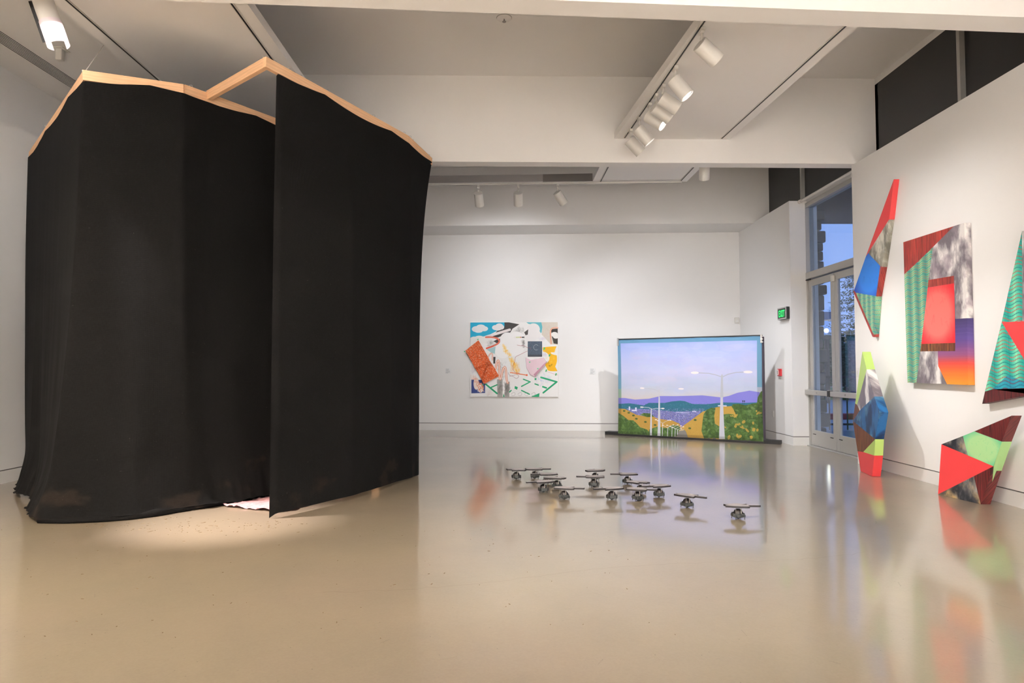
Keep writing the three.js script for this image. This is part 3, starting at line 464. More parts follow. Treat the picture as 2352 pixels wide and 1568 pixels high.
  const a = toL(1253, 492), b = toL(1446, 700), bg = new THREE.PlaneGeometry(b[0] - a[0], a[1] - b[1]); bg.translate((a[0] + b[0]) / 2, (a[1] + b[1]) / 2, 0); part(g, 'blue_print', place(bg, 0.036), std({ map: bt, roughness: 0.5 }));
  // crumpled pink plastic bag
  const pk = [[1228, 715], [1290, 745], [1465, 718], [1500, 770], [1345, 965], [1290, 940], [1240, 850]].map((q) => toL(...q)), sh = new THREE.Shape(pk.map((q) => new THREE.Vector2(...q))), pg = new THREE.ExtrudeGeometry(sh, { depth: 0.012, bevelEnabled: true, bevelSize: 0.006, bevelThickness: 0.008, bevelSegments: 2 });
  part(g, 'pink_plastic_bag', place(pg, 0.036), std({ color: lin(0.62, 0.42, 0.50), roughness: 0.25 }));
  const fl = [[1330, 940], [1490, 775], [1500, 790], [1355, 965]].map((q) => toL(...q)); part(g, 'bag_fold', place(new THREE.ExtrudeGeometry(new THREE.Shape(fl.map((q) => new THREE.Vector2(...q))), { depth: 0.012, bevelEnabled: false }), 0.052), std({ color: lin(0.35, 0.12, 0.2), roughness: 0.3 }));
  const tape = std({ color: lin(0.06, 0.45, 0.2), roughness: 0.5 }); for (const [px, py] of [[584, 466], [405, 628], [652, 1076], [1280, 772], [1388, 860]]) { const q = toL(px, py), tg = new THREE.BoxGeometry(0.03, 0.022, 0.003); tg.rotateZ(0.5); tg.translate(q[0], q[1], 0.07); part(g, 'green_tape', place(tg, px < 470 ? -0.01 : 0), tape); }
}
// ---------------------------------------------------------------- free-standing screen with a painted street scene
{
  const L = V(2.092, 0, -12.82), R = V(4.38, 0, -11.41), dir = R.clone().sub(L), len = dir.length(); dir.normalize(); const nrm = V(-dir.z, 0, dir.x), H1 = 1.865;
  const s = thing('fabric_screen', 'free-standing fabric screen showing street lamps above a valley', 'screen', [(L.x + R.x) / 2, 0, (L.z + R.z) / 2]);
  const at = (u, y, d) => L.clone().addScaledVector(dir, u * len).addScaledVector(nrm, d).setY(y);
  const K = 1.1, P = (X, Y) => { const u = (X - 340) / 1552, t = 237 - 45 * u, b = 1256 + 88 * u; return [u * 1400, (Y - t) / (b - t) * 968]; };
  const draw = (x, w, h) => {
    const r = rng(55), pl = (pts, c) => poly(x, pts.map((q) => P(...q)), c);
    const g = x.createLinearGradient(0, 0, 0, 660); [[0, '#9fb2ee'], [0.25, '#bcc6f2'], [0.5, '#cfd0ef'], [0.7, '#c5cde0'], [0.85, '#d3cfcf'], [1, '#e0c9bd']].forEach(([o, c]) => g.addColorStop(o, c)); x.fillStyle = g; x.fillRect(0, 0, w, h);
    for (let i = 0; i < 160; i++) { x.fillStyle = ['#d9d2f2', '#c2cdf5', '#e0cfe4', '#b5c1ef', '#d7dcea'][(r() * 5) | 0]; x.globalAlpha = 0.10; x.beginPath(); x.ellipse(100 + r() * w * 0.9, 60 + r() * 520, 40 + r() * 130, 16 + r() * 50, 0, 0, 7); x.fill(); } x.globalAlpha = 1;
    pl([[340, 870], [420, 872], [540, 890], [700, 880], [830, 850], [1000, 850], [1290, 842], [1490, 865], [1560, 850], [1650, 815], [1770, 790], [1860, 805], [1895, 820], [1895, 1000], [340, 1000]], '#8b86da');
    for (let i = 0; i < 120; i++) { x.strokeStyle = ['#7d7ad0', '#9a97e6', '#8489d8'][i % 3]; x.globalAlpha = 0.3; x.lineWidth = 3; const [a, b] = P(360 + r() * 1500, 880 + r() * 60); x.beginPath(); x.moveTo(a, b); x.lineTo(a + 20 + r() * 40, b + 6 + r() * 10); x.stroke(); } x.globalAlpha = 1;
    pl([[340, 935], [480, 930], [640, 955], [700, 925], [880, 925], [960, 908], [1050, 900], [1100, 905], [1180, 935], [1330, 940], [1500, 920], [1700, 925], [1895, 915], [1895, 1100], [340, 1060]], '#2f7388');
    for (let i = 0; i < 1500; i++) { const [a, b] = P(340 + r() * 1200, 925 + r() * 100); x.fillStyle = ['#215d72', '#45898f', '#8fb7d6', '#3a6f6a', '#5a7fc0'][(r() * 5) | 0]; x.globalAlpha = 0.5; x.fillRect(a, b, 2 + r() * 5, 1 + r() * 3); } x.globalAlpha = 1;
    pl([[430, 985], [600, 990], [760, 1000], [1000, 1020], [1280, 1010], [1180, 1120], [1060, 1190], [960, 1130], [760, 1100], [560, 1060]], '#7d7bb8');
    for (let i = 0; i < 3600; i++) { const t = r(), X = 440 + t * 860, Y = 985 + r() * (60 + 130 * Math.sin(Math.PI * Math.min(1, t * 0.9 + 0.1))), [a, b] = P(X, Y); x.fillStyle = ['#e6e6fb', '#4d4f8a', '#a9aadf', '#38406e', '#8f8fd0', '#3f7a86'][(r() * 6) | 0]; x.globalAlpha = 0.75; x.fillRect(a, b, 1.5 + r() * 7, 1.2 + r() * 2.6); } x.globalAlpha = 1;
    x.fillStyle = '#e3e3fa'; for (const [a, b, c, d] of [[465, 965, 16, 40], [540, 975, 18, 26], [500, 1000, 60, 16], [1000, 1025, 150, 10], [1040, 1042, 180, 8], [1450, 950, 90, 14], [1180, 1010, 40, 10]]) { const q = P(a, b), e = P(a + c, b + d); x.fillRect(q[0], q[1], e[0] - q[0], e[1] - q[1]); }
    // ochre hills
    pl([[340, 985], [420, 990], [480, 1020], [560, 1055], [640, 1070], [720, 1045], [780, 1090], [860, 1105], [960, 1115], [1040, 1150], [1055, 1185], [1040, 1260], [340, 1260]], '#c79b45');
    pl([[1055, 1190], [1140, 1130], [1290, 1020], [1440, 970], [1590, 960], [1895, 960], [1895, 1345], [1130, 1300]], '#c9a047');
    for (let i = 0; i < 420; i++) { const lf = r() < 0.45, [a, b] = lf ? P(350 + r() * 680, 1010 + r() * 200) : P(1090 + r() * 480, 1050 + r() * 240); if (!lf && a < 700 && b < 700) continue; x.strokeStyle = ['#b98a37', '#dab762', '#a88436', '#e0bd70'][(r() * 4) | 0]; x.globalAlpha = 0.4; x.lineWidth = 3; x.beginPath(); x.moveTo(a, b); x.lineTo(a + (lf ? 12 : -12) * r(), b + 16 * r()); x.stroke(); } x.globalAlpha = 1;
    // green shrubs
    const bush = (pts, n, bx) => { pl(pts, '#4c6a2c'); x.save(); x.beginPath(); pts.forEach((q, i) => (i ? x.lineTo(...P(...q)) : x.moveTo(...P(...q)))); x.clip(); for (let i = 0; i < n; i++) { const [a, b] = P(bx[0] + r() * (bx[2] - bx[0]), bx[1] + r() * (bx[3] - bx[1])); x.fillStyle = ['#3b5a25', '#5d7d38', '#6f8d4c', '#34502a', '#587a3f', '#84a06a'][(r() * 6) | 0]; x.globalAlpha = 0.4; x.beginPath(); x.ellipse(a, b, 8 + r() * 24, 4 + r() * 9, r() * 3, 0, 7); x.fill(); } x.globalAlpha = 1; x.restore(); };
    bush([[340, 1030], [400, 1065], [460, 1110], [520, 1115], [560, 1150], [600, 1190], [680, 1215], [720, 1260], [740, 1290], [330, 1260]], 260, [340, 1030, 740, 1290]);
    bush([[700, 1215], [800, 1180], [900, 1200], [960, 1165], [1040, 1175], [1050, 1210], [1005, 1290], [700, 1290]], 160, [700, 1160, 1050, 1290]);
    bush([[595, 1055], [640, 1035], [720, 1040], [760, 1075], [680, 1080]], 30, [590, 1035, 770, 1085]);
    bush([[1290, 1110], [1300, 1050], [1330, 1000], [1390, 975], [1425, 985], [1410, 1060], [1415, 1150], [1460, 1180], [1480, 1310], [1300, 1310], [1275, 1230]], 200, [1275, 975, 1480, 1310]);
    bush([[1590, 965], [1600, 940], [1660, 935], [1730, 950], [1800, 930], [1840, 925], [1850, 860], [1880, 800], [1896, 790], [1896, 1345], [1490, 1320], [1500, 1050], [1560, 1045], [1630, 1055], [1610, 1000]], 620, [1490, 800, 1896, 1345]);
    for (let i = 0; i < 26; i++) { const [a, b] = P(1510 + r() * 360, 1010 + r() * 290); x.fillStyle = '#c9a344'; x.globalAlpha = 0.85; x.beginPath(); x.ellipse(a, b, 6 + r() * 18, 4 + r() * 9, r() * 3, 0, 7); x.fill(); } x.globalAlpha = 1;
    for (const [a, b] of [[410, 1012], [465, 1032], [555, 1098], [520, 1062], [660, 1132], [1150, 1200], [1210, 1110], [770, 1165]]) { const q = P(a, b); x.fillStyle = '#4d6630'; x.beginPath(); x.ellipse(q[0], q[1], 14, 9, 0, 0, 7); x.fill(); }
    pl([[1005, 1290], [1040, 1215], [1090, 1215], [1110, 1235], [1130, 1300]], '#8a857e'); pl([[1030, 1230], [1050, 1210], [1090, 1205], [1085, 1225]], '#c9b48a');
    for (const X of [1702, 1718]) { const q = P(X, 935), e = P(X, 905); x.strokeStyle = '#2b3a2a'; x.lineWidth = 2.5; x.beginPath(); x.moveTo(...q); x.lineTo(...e); x.stroke(); x.fillStyle = '#2b3a2a'; x.beginPath(); x.arc(e[0], e[1], 6, 0, 7); x.fill(); }
    // lamp posts
    const post = (X, Y0, Y1, w0, w1, c) => pl([[X - w0 / 2, Y0], [X + w0 / 2, Y0], [X + w1 / 2 - (X < 1400 ? 4 : 0), Y1], [X - w1 / 2 - (X < 1400 ? 4 : 12), Y1]], c);
    const arm = (pts, c, w) => { x.strokeStyle = c; x.lineWidth = w; x.beginPath(); pts.forEach((q, i) => (i ? x.lineTo(...P(...q)) : x.moveTo(...P(...q)))); x.stroke(); };
    const lamp = (X, Y, rx, ry) => { const q = P(X, Y); x.fillStyle = '#fff4ec'; x.beginPath(); x.ellipse(q[0], q[1], rx, ry, 0, 0, 7); x.fill(); };
    arm([[1490, 640], [1430, 618], [1360, 602], [1250, 597]], '#b9b9bd', 7); arm([[1505, 640], [1560, 612], [1640, 592], [1730, 588]], '#b9b9bd', 7); post(1497, 615, 868, 17, 20, '#c2c2c6'); post(1490, 866, 1318, 24, 48, '#d0d0d6'); lamp(1212, 595, 38, 12); lamp(1757, 587, 40, 12);
    arm([[815, 800], [760, 778], [700, 768], [640, 767]], '#c9c6c8', 4); post(820, 780, 862, 8, 10, '#cfcbcc'); post(818, 862, 1284, 14, 34, '#d2d2d8'); lamp(623, 766, 24, 8); lamp(1062, 771, 28, 8);
    arm([[727, 990], [700, 975], [620, 972]], '#d9d9e4', 5); arm([[727, 995], [780, 985], [860, 986]], '#d9d9e4', 5); post(727, 985, 1282, 11, 24, '#d2d2d8'); lamp(620, 972, 20, 6); lamp(858, 986, 18, 6);
    for (const [X, Y, e] of [[855, 1140, 1285], [912, 1190, 1288], [960, 1190, 1290], [995, 1200, 1290], [1020, 1210, 1270]]) { post(X, Y, e, 5, 8, '#d8d8de'); arm([[X, Y + 10], [X - 20, Y - 6], [X - 50, Y - 20]], '#d8d8de', 3); arm([[X, Y + 10], [X + 25, Y - 10], [X + 60, Y - 24]], '#d8d8de', 3); lamp(X - 55, Y - 22, 9, 4); lamp(X + 62, Y - 26, 9, 4); }
    lamp(780, 1108, 12, 5); lamp(940, 1113, 12, 5);
  };
  const tex = canvasTex(1400, 968, (x, w, h) => { draw(x, w, h);   // the cloth itself: the same scene, its unlit border dyed blue green
    x.globalAlpha = 0.65; x.fillStyle = '#5fb0cf'; x.fillRect(0, 0, w, 40); x.fillRect(0, 40, 32, 470); x.fillRect(w - 42, 40, 42, 430); x.fillStyle = '#8fc39a'; x.fillRect(0, 510, 32, 90); x.globalAlpha = 1; });
  const lit = canvasTex(1400, 968, (x, w, h) => { draw(x, w, h); x.fillStyle = '#000'; x.fillRect(0, 0, w, 40); x.fillRect(0, 0, 32, h); x.fillRect(w - 42, 0, 42, h); x.fillRect(0, h - 26, w, 26); });
  const nu = 120, nv = 84, pos = [], uv = [], idx = [], wr = fbm(101, 6, 4), wr2 = fbm(103, 10, 4);
  for (let j = 0; j <= nv; j++) for (let i = 0; i <= nu; i++) { const u = i / nu, v = j / nv, ed = Math.exp(-Math.min(v, 1 - v) * 16), d = 0.05 + 0.006 * (wr(u, v) - 0.5) + 0.03 * ed * (wr2(u + 0.35 * v, v * 0.25) - 0.5), bow = 0.012 * Math.sin(Math.PI * v) * (u - 0.5) * 2, p = at(u - bow * 0.35, 0.035 + v * (H1 - 0.035) + 0.008 * (wr(u, 0.2) - 0.5), d); pos.push(p.x, p.y, p.z); uv.push(u, v); }
  for (let j = 0; j < nv; j++) for (let i = 0; i < nu; i++) { const p = j * (nu + 1) + i; idx.push(p, p + 1, p + nu + 1, p + 1, p + nu + 2, p + nu + 1); }
  const fg = new THREE.BufferGeometry(); fg.setAttribute('position', new THREE.Float32BufferAttribute(pos, 3)); fg.setAttribute('uv', new THREE.Float32BufferAttribute(uv, 2)); fg.setIndex(idx); fg.computeVertexNormals();
  part(s, 'picture_cloth', fg, std({ map: tex, color: lin(0.5, 0.5, 0.5), emissive: lin(0.9, 0.9, 1), emissiveMap: lit, emissiveIntensity: 0.2, roughness: 0.85 }));  // cloth glows by itself inside the border, in place of projected light
  const grey = std({ color: lin(0.09, 0.075, 0.10), roughness: 0.95, bumpMap: weave, bumpScale: 0.001 });
  // dark cloth wrapped round the sides and back, a little baggy
  const foot = []; for (const [u, d] of [[0.002, 0.042], [1.0, 0.042], [1.006, 0.0], [1.008, -0.04], [1.0, -0.075], [0, -0.075], [-0.004, -0.02]]) { const p = at(u, 0, d); foot.push([p.x, p.z]); }
  part(s, 'side_cloth', prismY(foot, 0.03, H1 - 0.01), grey);
  part(s, 'top_hem', bar(at(0, H1 + 0.005, 0.02), at(1, H1 + 0.012, 0.02), 0.07, 0.02), M.black);
  for (const u of [0.004, 0.996]) part(s, 'corner_post', bar(at(u, H1 - 0.12, 0.056), at(u, H1 + 0.03, 0.056), 0.03, 0.02, nrm), M.alu);
  for (const y of [H1 - 0.05, H1 - 0.1]) part(s, 'clip', bar(at(0.992, y, 0.07), at(1.008, y - 0.004, 0.07), 0.012, 0.012), M.white);
  part(s, 'bottom_bar', bar(at(0.0, 0.02, 0.0), at(1.0, 0.02, 0.0), 0.11, 0.03), M.black);
  for (const [a, b] of [[-0.105, 0.05], [0.9, 1.098]]) part(s, 'foot_board', bar(at(a, 0.03, -0.06), at(b, 0.03, -0.06), 0.2, 0.06), M.black);
  for (const u of [0.02, 0.5, 0.98]) part(s, 'back_strut', bar(at(u, 0.03, -0.1), at(u, 1.75, -0.09), 0.03, 0.03, nrm), M.galv);
  const la = new THREE.RectAreaLight(lin(0.62, 0.6, 0.95), 0.12, len * 0.95, 1.7); la.name = 'screen_glow'; const c = at(0.5, 0.98, 0.12); la.position.copy(c); la.lookAt(c.clone().addScaledVector(nrm, 2)); scene.add(la);  // area light standing in for projected light thrown back by the cloth
}
// ---------------------------------------------------------------- shaped paintings: painted facets wrapped over real depth
const glow = (edge, mid, off = [0.5, 0.5]) => canvasTex(256, 256, (x, w, h) => { x.fillStyle = edge; x.fillRect(0, 0, w, h); const r = rng(edge.length + mid.charCodeAt(3)); const g = x.createRadialGradient(w * off[0], h * off[1], 10, w * off[0], h * off[1], w * 0.62); g.addColorStop(0, mid); g.addColorStop(0.55, mid); g.addColorStop(1, edge); x.fillStyle = g; x.fillRect(0, 0, w, h); for (let i = 0; i < 60; i++) { x.strokeStyle = i % 2 ? edge : mid; x.globalAlpha = 0.10; x.lineWidth = 8; x.beginPath(); const a = r() * w, b = r() * h; x.moveTo(a, b); x.lineTo(a + 40 * (r() - 0.5), b + 90 * (r() - 0.5)); x.stroke(); } x.globalAlpha = 1; });
const woodTex = (cols, seed) => { const t = canvasTex(512, 512, (x, w, h) => { const r = rng(seed); x.fillStyle = cols[0]; x.fillRect(0, 0, w, h); for (let i = 0; i < 420; i++) { x.fillStyle = cols[(r() * cols.length) | 0]; x.globalAlpha = 0.35; const a = r() * w, L = 60 + r() * 320, b = r() * h - 60; x.beginPath(); x.ellipse(a, b + L / 2, 2 + r() * 9, L / 2, (r() - 0.5) * 0.1, 0, 7); x.fill(); } x.globalAlpha = 1; }, true); t.repeat.set(2.2, 1.6); return t; };
const stoneTex = (cols, seed) => { const f = fbm(seed, 4, 6), g = fbm(seed + 9, 6, 5), t = dataTex(512, (u, v) => { const a = f(u * 2, v), b = g(u, v); let c = mixc(cols[0], cols[1], Math.min(1, Math.max(0, (a - 0.36) * 3.6))); c = mixc(c, cols[2], Math.min(1, Math.max(0, (b - 0.55) * 3.4))); return c; }); t.repeat.set(1.1, 1.1); return t; };
// draped print cloth as painted: rows of red dashes over a teal ground, broad painted folds
const printTex = (base, light, dash, dash2, n) => { const t = canvasTex(512, 512, (x, w, h) => { const r = rng(n); x.fillStyle = base; x.fillRect(0, 0, w, h); for (let k = 0; k < 4; k++) { const a = k * 128 + 20; const g = x.createLinearGradient(a, 0, a + 100, 0); g.addColorStop(0, base); g.addColorStop(0.5, light); g.addColorStop(1, base); x.fillStyle = g; x.fillRect(a, 0, 100, h); x.strokeStyle = dash2; x.globalAlpha = 0.5; x.lineWidth = 6; x.beginPath(); x.moveTo(a - 8, 0); x.lineTo(a - 8, h); x.stroke(); x.globalAlpha = 1; }
  for (let j = 0; j < n; j++) for (let i = 0; i < 64; i++) { const a = i * 8, y = (j + 0.5) * h / n + 9 * Math.sin(i / 64 * 6.2832 * 4); x.fillStyle = (j % 3 === 2) ? dash2 : dash; x.fillRect(a, y - 3.4, 5.4, 6.8); } }, true); return t; };
const art = (o) => std({ roughness: 0.42, ...o });
const A1 = {
  red: art({ color: lin(0.72, 0.055, 0.06) }), redGlow: art({ map: glow('#e8222e', '#f5756c') }), blueGlow: art({ map: glow('#0c3fae', '#1f7fe6', [0.6, 0.5]) }), greenGlow: art({ map: glow('#4fb588', '#a3cf92', [0.5, 0.5]) }),
  wood: art({ map: woodTex(['#a3302c', '#7c231f', '#c4453a', '#54201d', '#b5573f'], 3) }), woodDark: art({ map: woodTex(['#5d1f22', '#3d1718', '#7c3334', '#2b1314', '#6d2b25'], 7) }), woodBrown: art({ map: woodTex(['#5e2c1a', '#34160e', '#8a4a26', '#47210f', '#b07838'], 11) }),
  stone: art({ map: stoneTex([[0.44, 0.41, 0.44], [0.90, 0.88, 0.87], [0.62, 0.56, 0.60]], 131) }), stoneGreen: art({ map: stoneTex([[0.40, 0.39, 0.35], [0.84, 0.83, 0.78], [0.52, 0.50, 0.44]], 141) }), stoneDark: art({ map: stoneTex([[0.16, 0.17, 0.20], [0.60, 0.58, 0.55], [0.72, 0.60, 0.42]], 151) }),
  print: art({ map: printTex('#3d9a86', '#8fcfa0', '#b8543f', '#3a5a74', 24) }), printWide: art({ map: printTex('#1fa393', '#7fd4ad', '#b9483c', '#17757c', 22) }), printBlue: art({ map: printTex('#1b8ea6', '#2fa3b4', '#7a2f45', '#155f7d', 22) }),
  sunset: art({ map: canvasTex(64, 512, (x, w, h) => { const g = x.createLinearGradient(0, 0, 0, h); [[0, '#3b2f63'], [0.3, '#5a4590'], [0.55, '#94507f'], [0.68, '#e0483a'], [0.82, '#f2742c'], [1, '#f59a2e']].forEach(([o, c]) => g.addColorStop(o, c)); x.fillStyle = g; x.fillRect(0, 0, w, h); const r = rng(6); for (let i = 0; i < 60; i++) { x.fillStyle = i % 2 ? '#fff' : '#000'; x.globalAlpha = 0.018; x.fillRect(0, r() * h, w, 2 + r() * 8); } x.globalAlpha = 1; }) }),
  blueSky: art({ map: stoneTex([[0.05, 0.18, 0.34], [0.12, 0.38, 0.60], [0.42, 0.60, 0.70]], 161) }), lime: art({ color: lin(0.44, 0.62, 0.16) }),
};
const fit = (pts) => { const xs = pts.map((p) => p[0]), ys = pts.map((p) => p[1]), a = Math.min(...xs), b = Math.max(...xs), c = Math.min(...ys), d = Math.max(...ys); return ([x, y]) => [(x - a) / (b - a), (y - c) / (d - c)]; };
// facets given as [z, height] on the wall; front face 7 cm off the wall
function wallPiece(name, label, base, facets) {
  const g = thing(name, label, 'painting', base);
  for (const [m, pts, uvm] of facets) part(g, 'painted_facet', slab(pts, ([z, h]) => V(4.67, h, z), V(0.068, 0, 0), uvm === 'fit' ? fit(pts) : uvm ? ([a, b]) => [a * uvm, b * uvm] : undefined), A1[m]);
  return g;
}
wallPiece('kite_painting', 'narrow kite-shaped painting with a red tip and bright blue facet', [4.7, 1.71, -8.45], [
  ['red', [[-7.901, 3.612], [-8.019, 3.142], [-8.031, 3.138], [-8.508, 2.811], [-8.568, 2.774]]],
  ['stoneGreen', [[-8.019, 3.142], [-8.079, 2.965], [-8.201, 2.58], [-8.237, 2.598], [-8.508, 2.811], [-8.031, 3.138]]],
  ['blueGlow', [[-8.508, 2.811], [-8.237, 2.598], [-8.349, 2.227], [-8.838, 2.329], [-8.882, 2.366], [-8.568, 2.774]], 'fit'],
  ['wood', [[-8.237, 2.598], [-8.201, 2.58], [-8.336, 2.222], [-8.349, 2.227]]],
  ['print', [[-8.838, 2.329], [-8.349, 2.227], [-8.336, 2.222], [-8.419, 1.74], [-8.438, 1.757]], 2.2],
  ['wood', [[-8.882, 2.366], [-8.838, 2.329], [-8.438, 1.757], [-8.419, 1.74], [-8.432, 1.706], [-8.453, 1.712], [-8.901, 2.345]]]]);
wallPiece('block_painting', 'large upright painting with a red rectangle framed in grey stone and sunset', [4.7, 1.13, -7.2], [
  ['wood', [[-7.74, 2.805], [-6.848, 2.803], [-7.195, 2.647], [-7.468, 2.527], [-7.737, 2.418]]],
  ['stone', [[-6.848, 2.803], [-6.69, 2.803], [-6.69, 1.816], [-6.869, 1.822], [-6.868, 2.279], [-7.291, 2.291], [-7.195, 2.647]]],
  ['print', [[-7.737, 2.418], [-7.468, 2.527], [-7.195, 2.647], [-7.291, 2.291], [-7.306, 2.208], [-7.448, 1.58], [-7.472, 1.495], [-7.555, 1.133], [-7.726, 1.134]], 1.7],
  ['wood', [[-7.291, 2.291], [-6.868, 2.279], [-6.869, 2.199], [-7.306, 2.208]]],
  ['redGlow', [[-7.306, 2.208], [-6.869, 2.199], [-6.876, 1.57], [-7.448, 1.58]], 'fit'],
  ['woodBrown', [[-7.448, 1.58], [-6.876, 1.57], [-6.882, 1.483], [-7.162, 1.49], [-7.472, 1.495]]],
  ['sunset', [[-6.869, 1.822], [-6.69, 1.816], [-6.7, 1.131], [-7.026, 1.132], [-7.161, 1.326], [-7.162, 1.49], [-6.882, 1.483], [-6.876, 1.57]], 'fit'],
  ['stone', [[-7.472, 1.495], [-7.162, 1.49], [-7.161, 1.326], [-7.026, 1.132], [-7.555, 1.133]]]]);
wallPiece('triangle_painting', 'tall triangular painting of teal print cloth with a red wedge', [4.7, 0.95, -6.1], [
  ['printWide', [[-5.934, 2.556], [-5.964, 1.732], [-6.217, 1.742]], 1.3],
  ['stone', [[-5.934, 2.556], [-5.86, 2.55], [-5.45, 1.71], [-5.964, 1.732]]],
  ['red', [[-6.217, 1.742], [-5.964, 1.732], [-5.45, 1.71], [-5.62, 1.05], [-5.958, 1.382]]],
  ['printWide', [[-6.217, 1.742], [-5.958, 1.382], [-5.75, 1.18], [-5.967, 1.181], [-6.162, 1.237], [-6.362, 1.099], [-6.465, 1.073]], 1.3],
  ['printBlue', [[-6.362, 1.099], [-6.162, 1.237], [-5.967, 1.181], [-5.75, 1.18], [-5.62, 1.05], [-5.969, 1.122]], 1.3],
  ['woodDark', [[-6.465, 1.073], [-6.362, 1.099], [-5.969, 1.122], [-5.62, 1.05], [-5.5, 1.14], [-6.507, 0.95]]]].map(([m, p, u]) => [m, p, u]));
// pieces that stand on the floor: facets given along the face and up
function standPiece(name, label, o, d, depth, facets) {
  const g = thing(name, label, 'painting', [o[0], 0, o[1]]);
  for (const [m, pts, uvm] of facets) part(g, 'painted_facet', slab(pts, ([s, h]) => V(o[0] + d[0] * s, h + 0.002, o[1] + d[1] * s), V(depth, 0, 0), uvm === 'fit' ? fit(pts) : undefined), A1[m]);
  return g;
}
const gem = standPiece('gem_painting', 'tall gem-shaped painting standing on the floor with lime tip and red foot', [4.336, -7.927], [0.1926, -0.9813], 0.104, [
  ['lime', [[0.251, 1.507], [0.107, 1.287], [0.495, 0.833], [0.573, 0.846]]],
  ['stone', [[0.107, 1.287], [-0.143, 0.965], [0.399, 0.766], [0.495, 0.833]]],
  ['woodBrown', [[0.573, 0.846], [0.495, 0.833], [0.399, 0.766], [0.684, 0.611]]],
  ['blueSky', [[-0.143, 0.965], [-0.302, 0.787], [-0.139, 0.46], [0.684, 0.611], [0.399, 0.766]]],
  ['woodBrown', [[0.684, 0.611], [-0.139, 0.46], [0.302, 0.255], [0.518, 0.237]]],
  ['lime', [[-0.139, 0.46], [-0.097, 0.262], [0.302, 0.255]]],
  ['red', [[0.518, 0.237], [0.302, 0.255], [-0.097, 0.262], [0, 0], [0.417, 0]]]]);
const pol = standPiece('wedge_painting', 'low five-sided painting standing on the floor with a red triangle and green side', [4.487, -6.312], [-0.1676, -0.9859], 0.092, [
  ['stoneDark', [[0.444, 0.52], [0.18, 0.632], [0.128, 0.448]]],
  ['greenGlow', [[0.18, 0.632], [0.047, 0.69], [-0.243, 0.623], [-0.149, 0.383], [0.128, 0.448]], 'fit'],
  ['woodDark', [[0.047, 0.69], [-0.352, 0.87], [-0.243, 0.623]]],
  ['red', [[0.444, 0.52], [0.128, 0.448], [-0.149, 0.383], [0.069, 0.255], [0.504, 0]]],
  ['stoneDark', [[0.504, 0], [0.069, 0.255], [0, 0]]],
  ['woodDark', [[0.069, 0.255], [-0.149, 0.383], [0, 0]]]]);
{ // green triangle painted down the near side
  const P = (s) => [4.487 - 0.1676 * s, -6.312 - 0.9859 * s], q = (s, h, dx) => { const [x, z] = P(s); return V(x + dx, h, z + 0.0015); };
  const g = new THREE.BufferGeometry(), a = q(-0.243, 0.623, 0), b = q(-0.243, 0.623, 0.092), c = q(0, 0.02, 0.092), d = q(-0.149, 0.383, 0);
  g.setAttribute('position', new THREE.Float32BufferAttribute([a, b, c, a, c, d].flatMap((v) => [v.x, v.y, v.z + 0.001]), 3)); g.setAttribute('uv', new THREE.Float32BufferAttribute([0, 1, 1, 1, 1, 0, 0, 1, 1, 0, 0, 0.4], 2)); g.computeVertexNormals();
  part(pol, 'painted_side', g, art({ color: lin(0.30, 0.50, 0.20) }));
}
// ---------------------------------------------------------------- little robots carrying cut-out hands
const handShapes = {
  point: [[-0.115, -0.032], [-0.06, -0.05], [0, -0.062], [0.065, -0.064], [0.086, -0.056], [0.09, -0.042], [0.084, -0.028], [0.09, -0.014], [0.182, -0.012], [0.192, -0.004], [0.19, 0.006], [0.18, 0.012], [0.07, 0.016], [0.04, 0.026], [0.085, 0.045], [0.09, 0.057], [0.08, 0.065], [0.01, 0.062], [-0.05, 0.054], [-0.115, 0.034], [-0.108, 0.012], [-0.075, 0.004], [-0.108, -0.006]],
  open: [[-0.115, -0.03], [-0.04, -0.048], [0.03, -0.056], [0.075, -0.062], [0.086, -0.054], [0.08, -0.044], [0.03, -0.034], [0.1, -0.04], [0.114, -0.032], [0.108, -0.022], [0.035, -0.014], [0.118, -0.014], [0.13, -0.004], [0.12, 0.006], [0.036, 0.006], [0.1, 0.016], [0.108, 0.028], [0.096, 0.034], [0.03, 0.03], [0.0, 0.04], [0.03, 0.072], [0.026, 0.086], [0.012, 0.088], [-0.05, 0.05], [-0.115, 0.03]],
};
const hg = {};
for (const k of Object.keys(handShapes)) for (const mir of [1, -1]) {
  const s = new THREE.Shape(handShapes[k].map(([a, b]) => new THREE.Vector2(a, b * mir)));
  const plate = new THREE.ExtrudeGeometry(s, { depth: 0.015, bevelEnabled: false }), face = new THREE.ExtrudeGeometry(s, { depth: 0.001, bevelEnabled: true, bevelThickness: 0.0002, bevelSize: 0, bevelOffset: -0.0045, bevelSegments: 1 });
  for (const g of [plate, face]) g.rotateX(-Math.PI / 2); plate.translate(0, -0.015, 0); face.translate(0, 0.0005, 0); hg[k + mir] = [plate, face];
}
const bandGeo = (() => { const o = new THREE.Shape(), i = new THREE.Path(); for (let k = 0; k < 6; k++) { const a = k / 6 * 6.2832 + 0.52; (k ? o.lineTo : o.moveTo).call(o, 0.058 * Math.cos(a), 0.058 * Math.sin(a)); } o.closePath(); for (let k = 0; k < 6; k++) { const a = -k / 6 * 6.2832 + 0.52; (k ? i.lineTo : i.moveTo).call(i, 0.052 * Math.cos(a), 0.052 * Math.sin(a)); } i.closePath(); o.holes.push(i); const g = new THREE.ExtrudeGeometry(o, { depth: 0.03, bevelEnabled: false }); g.rotateX(-Math.PI / 2); g.translate(0, 0.02, 0); return g; })();
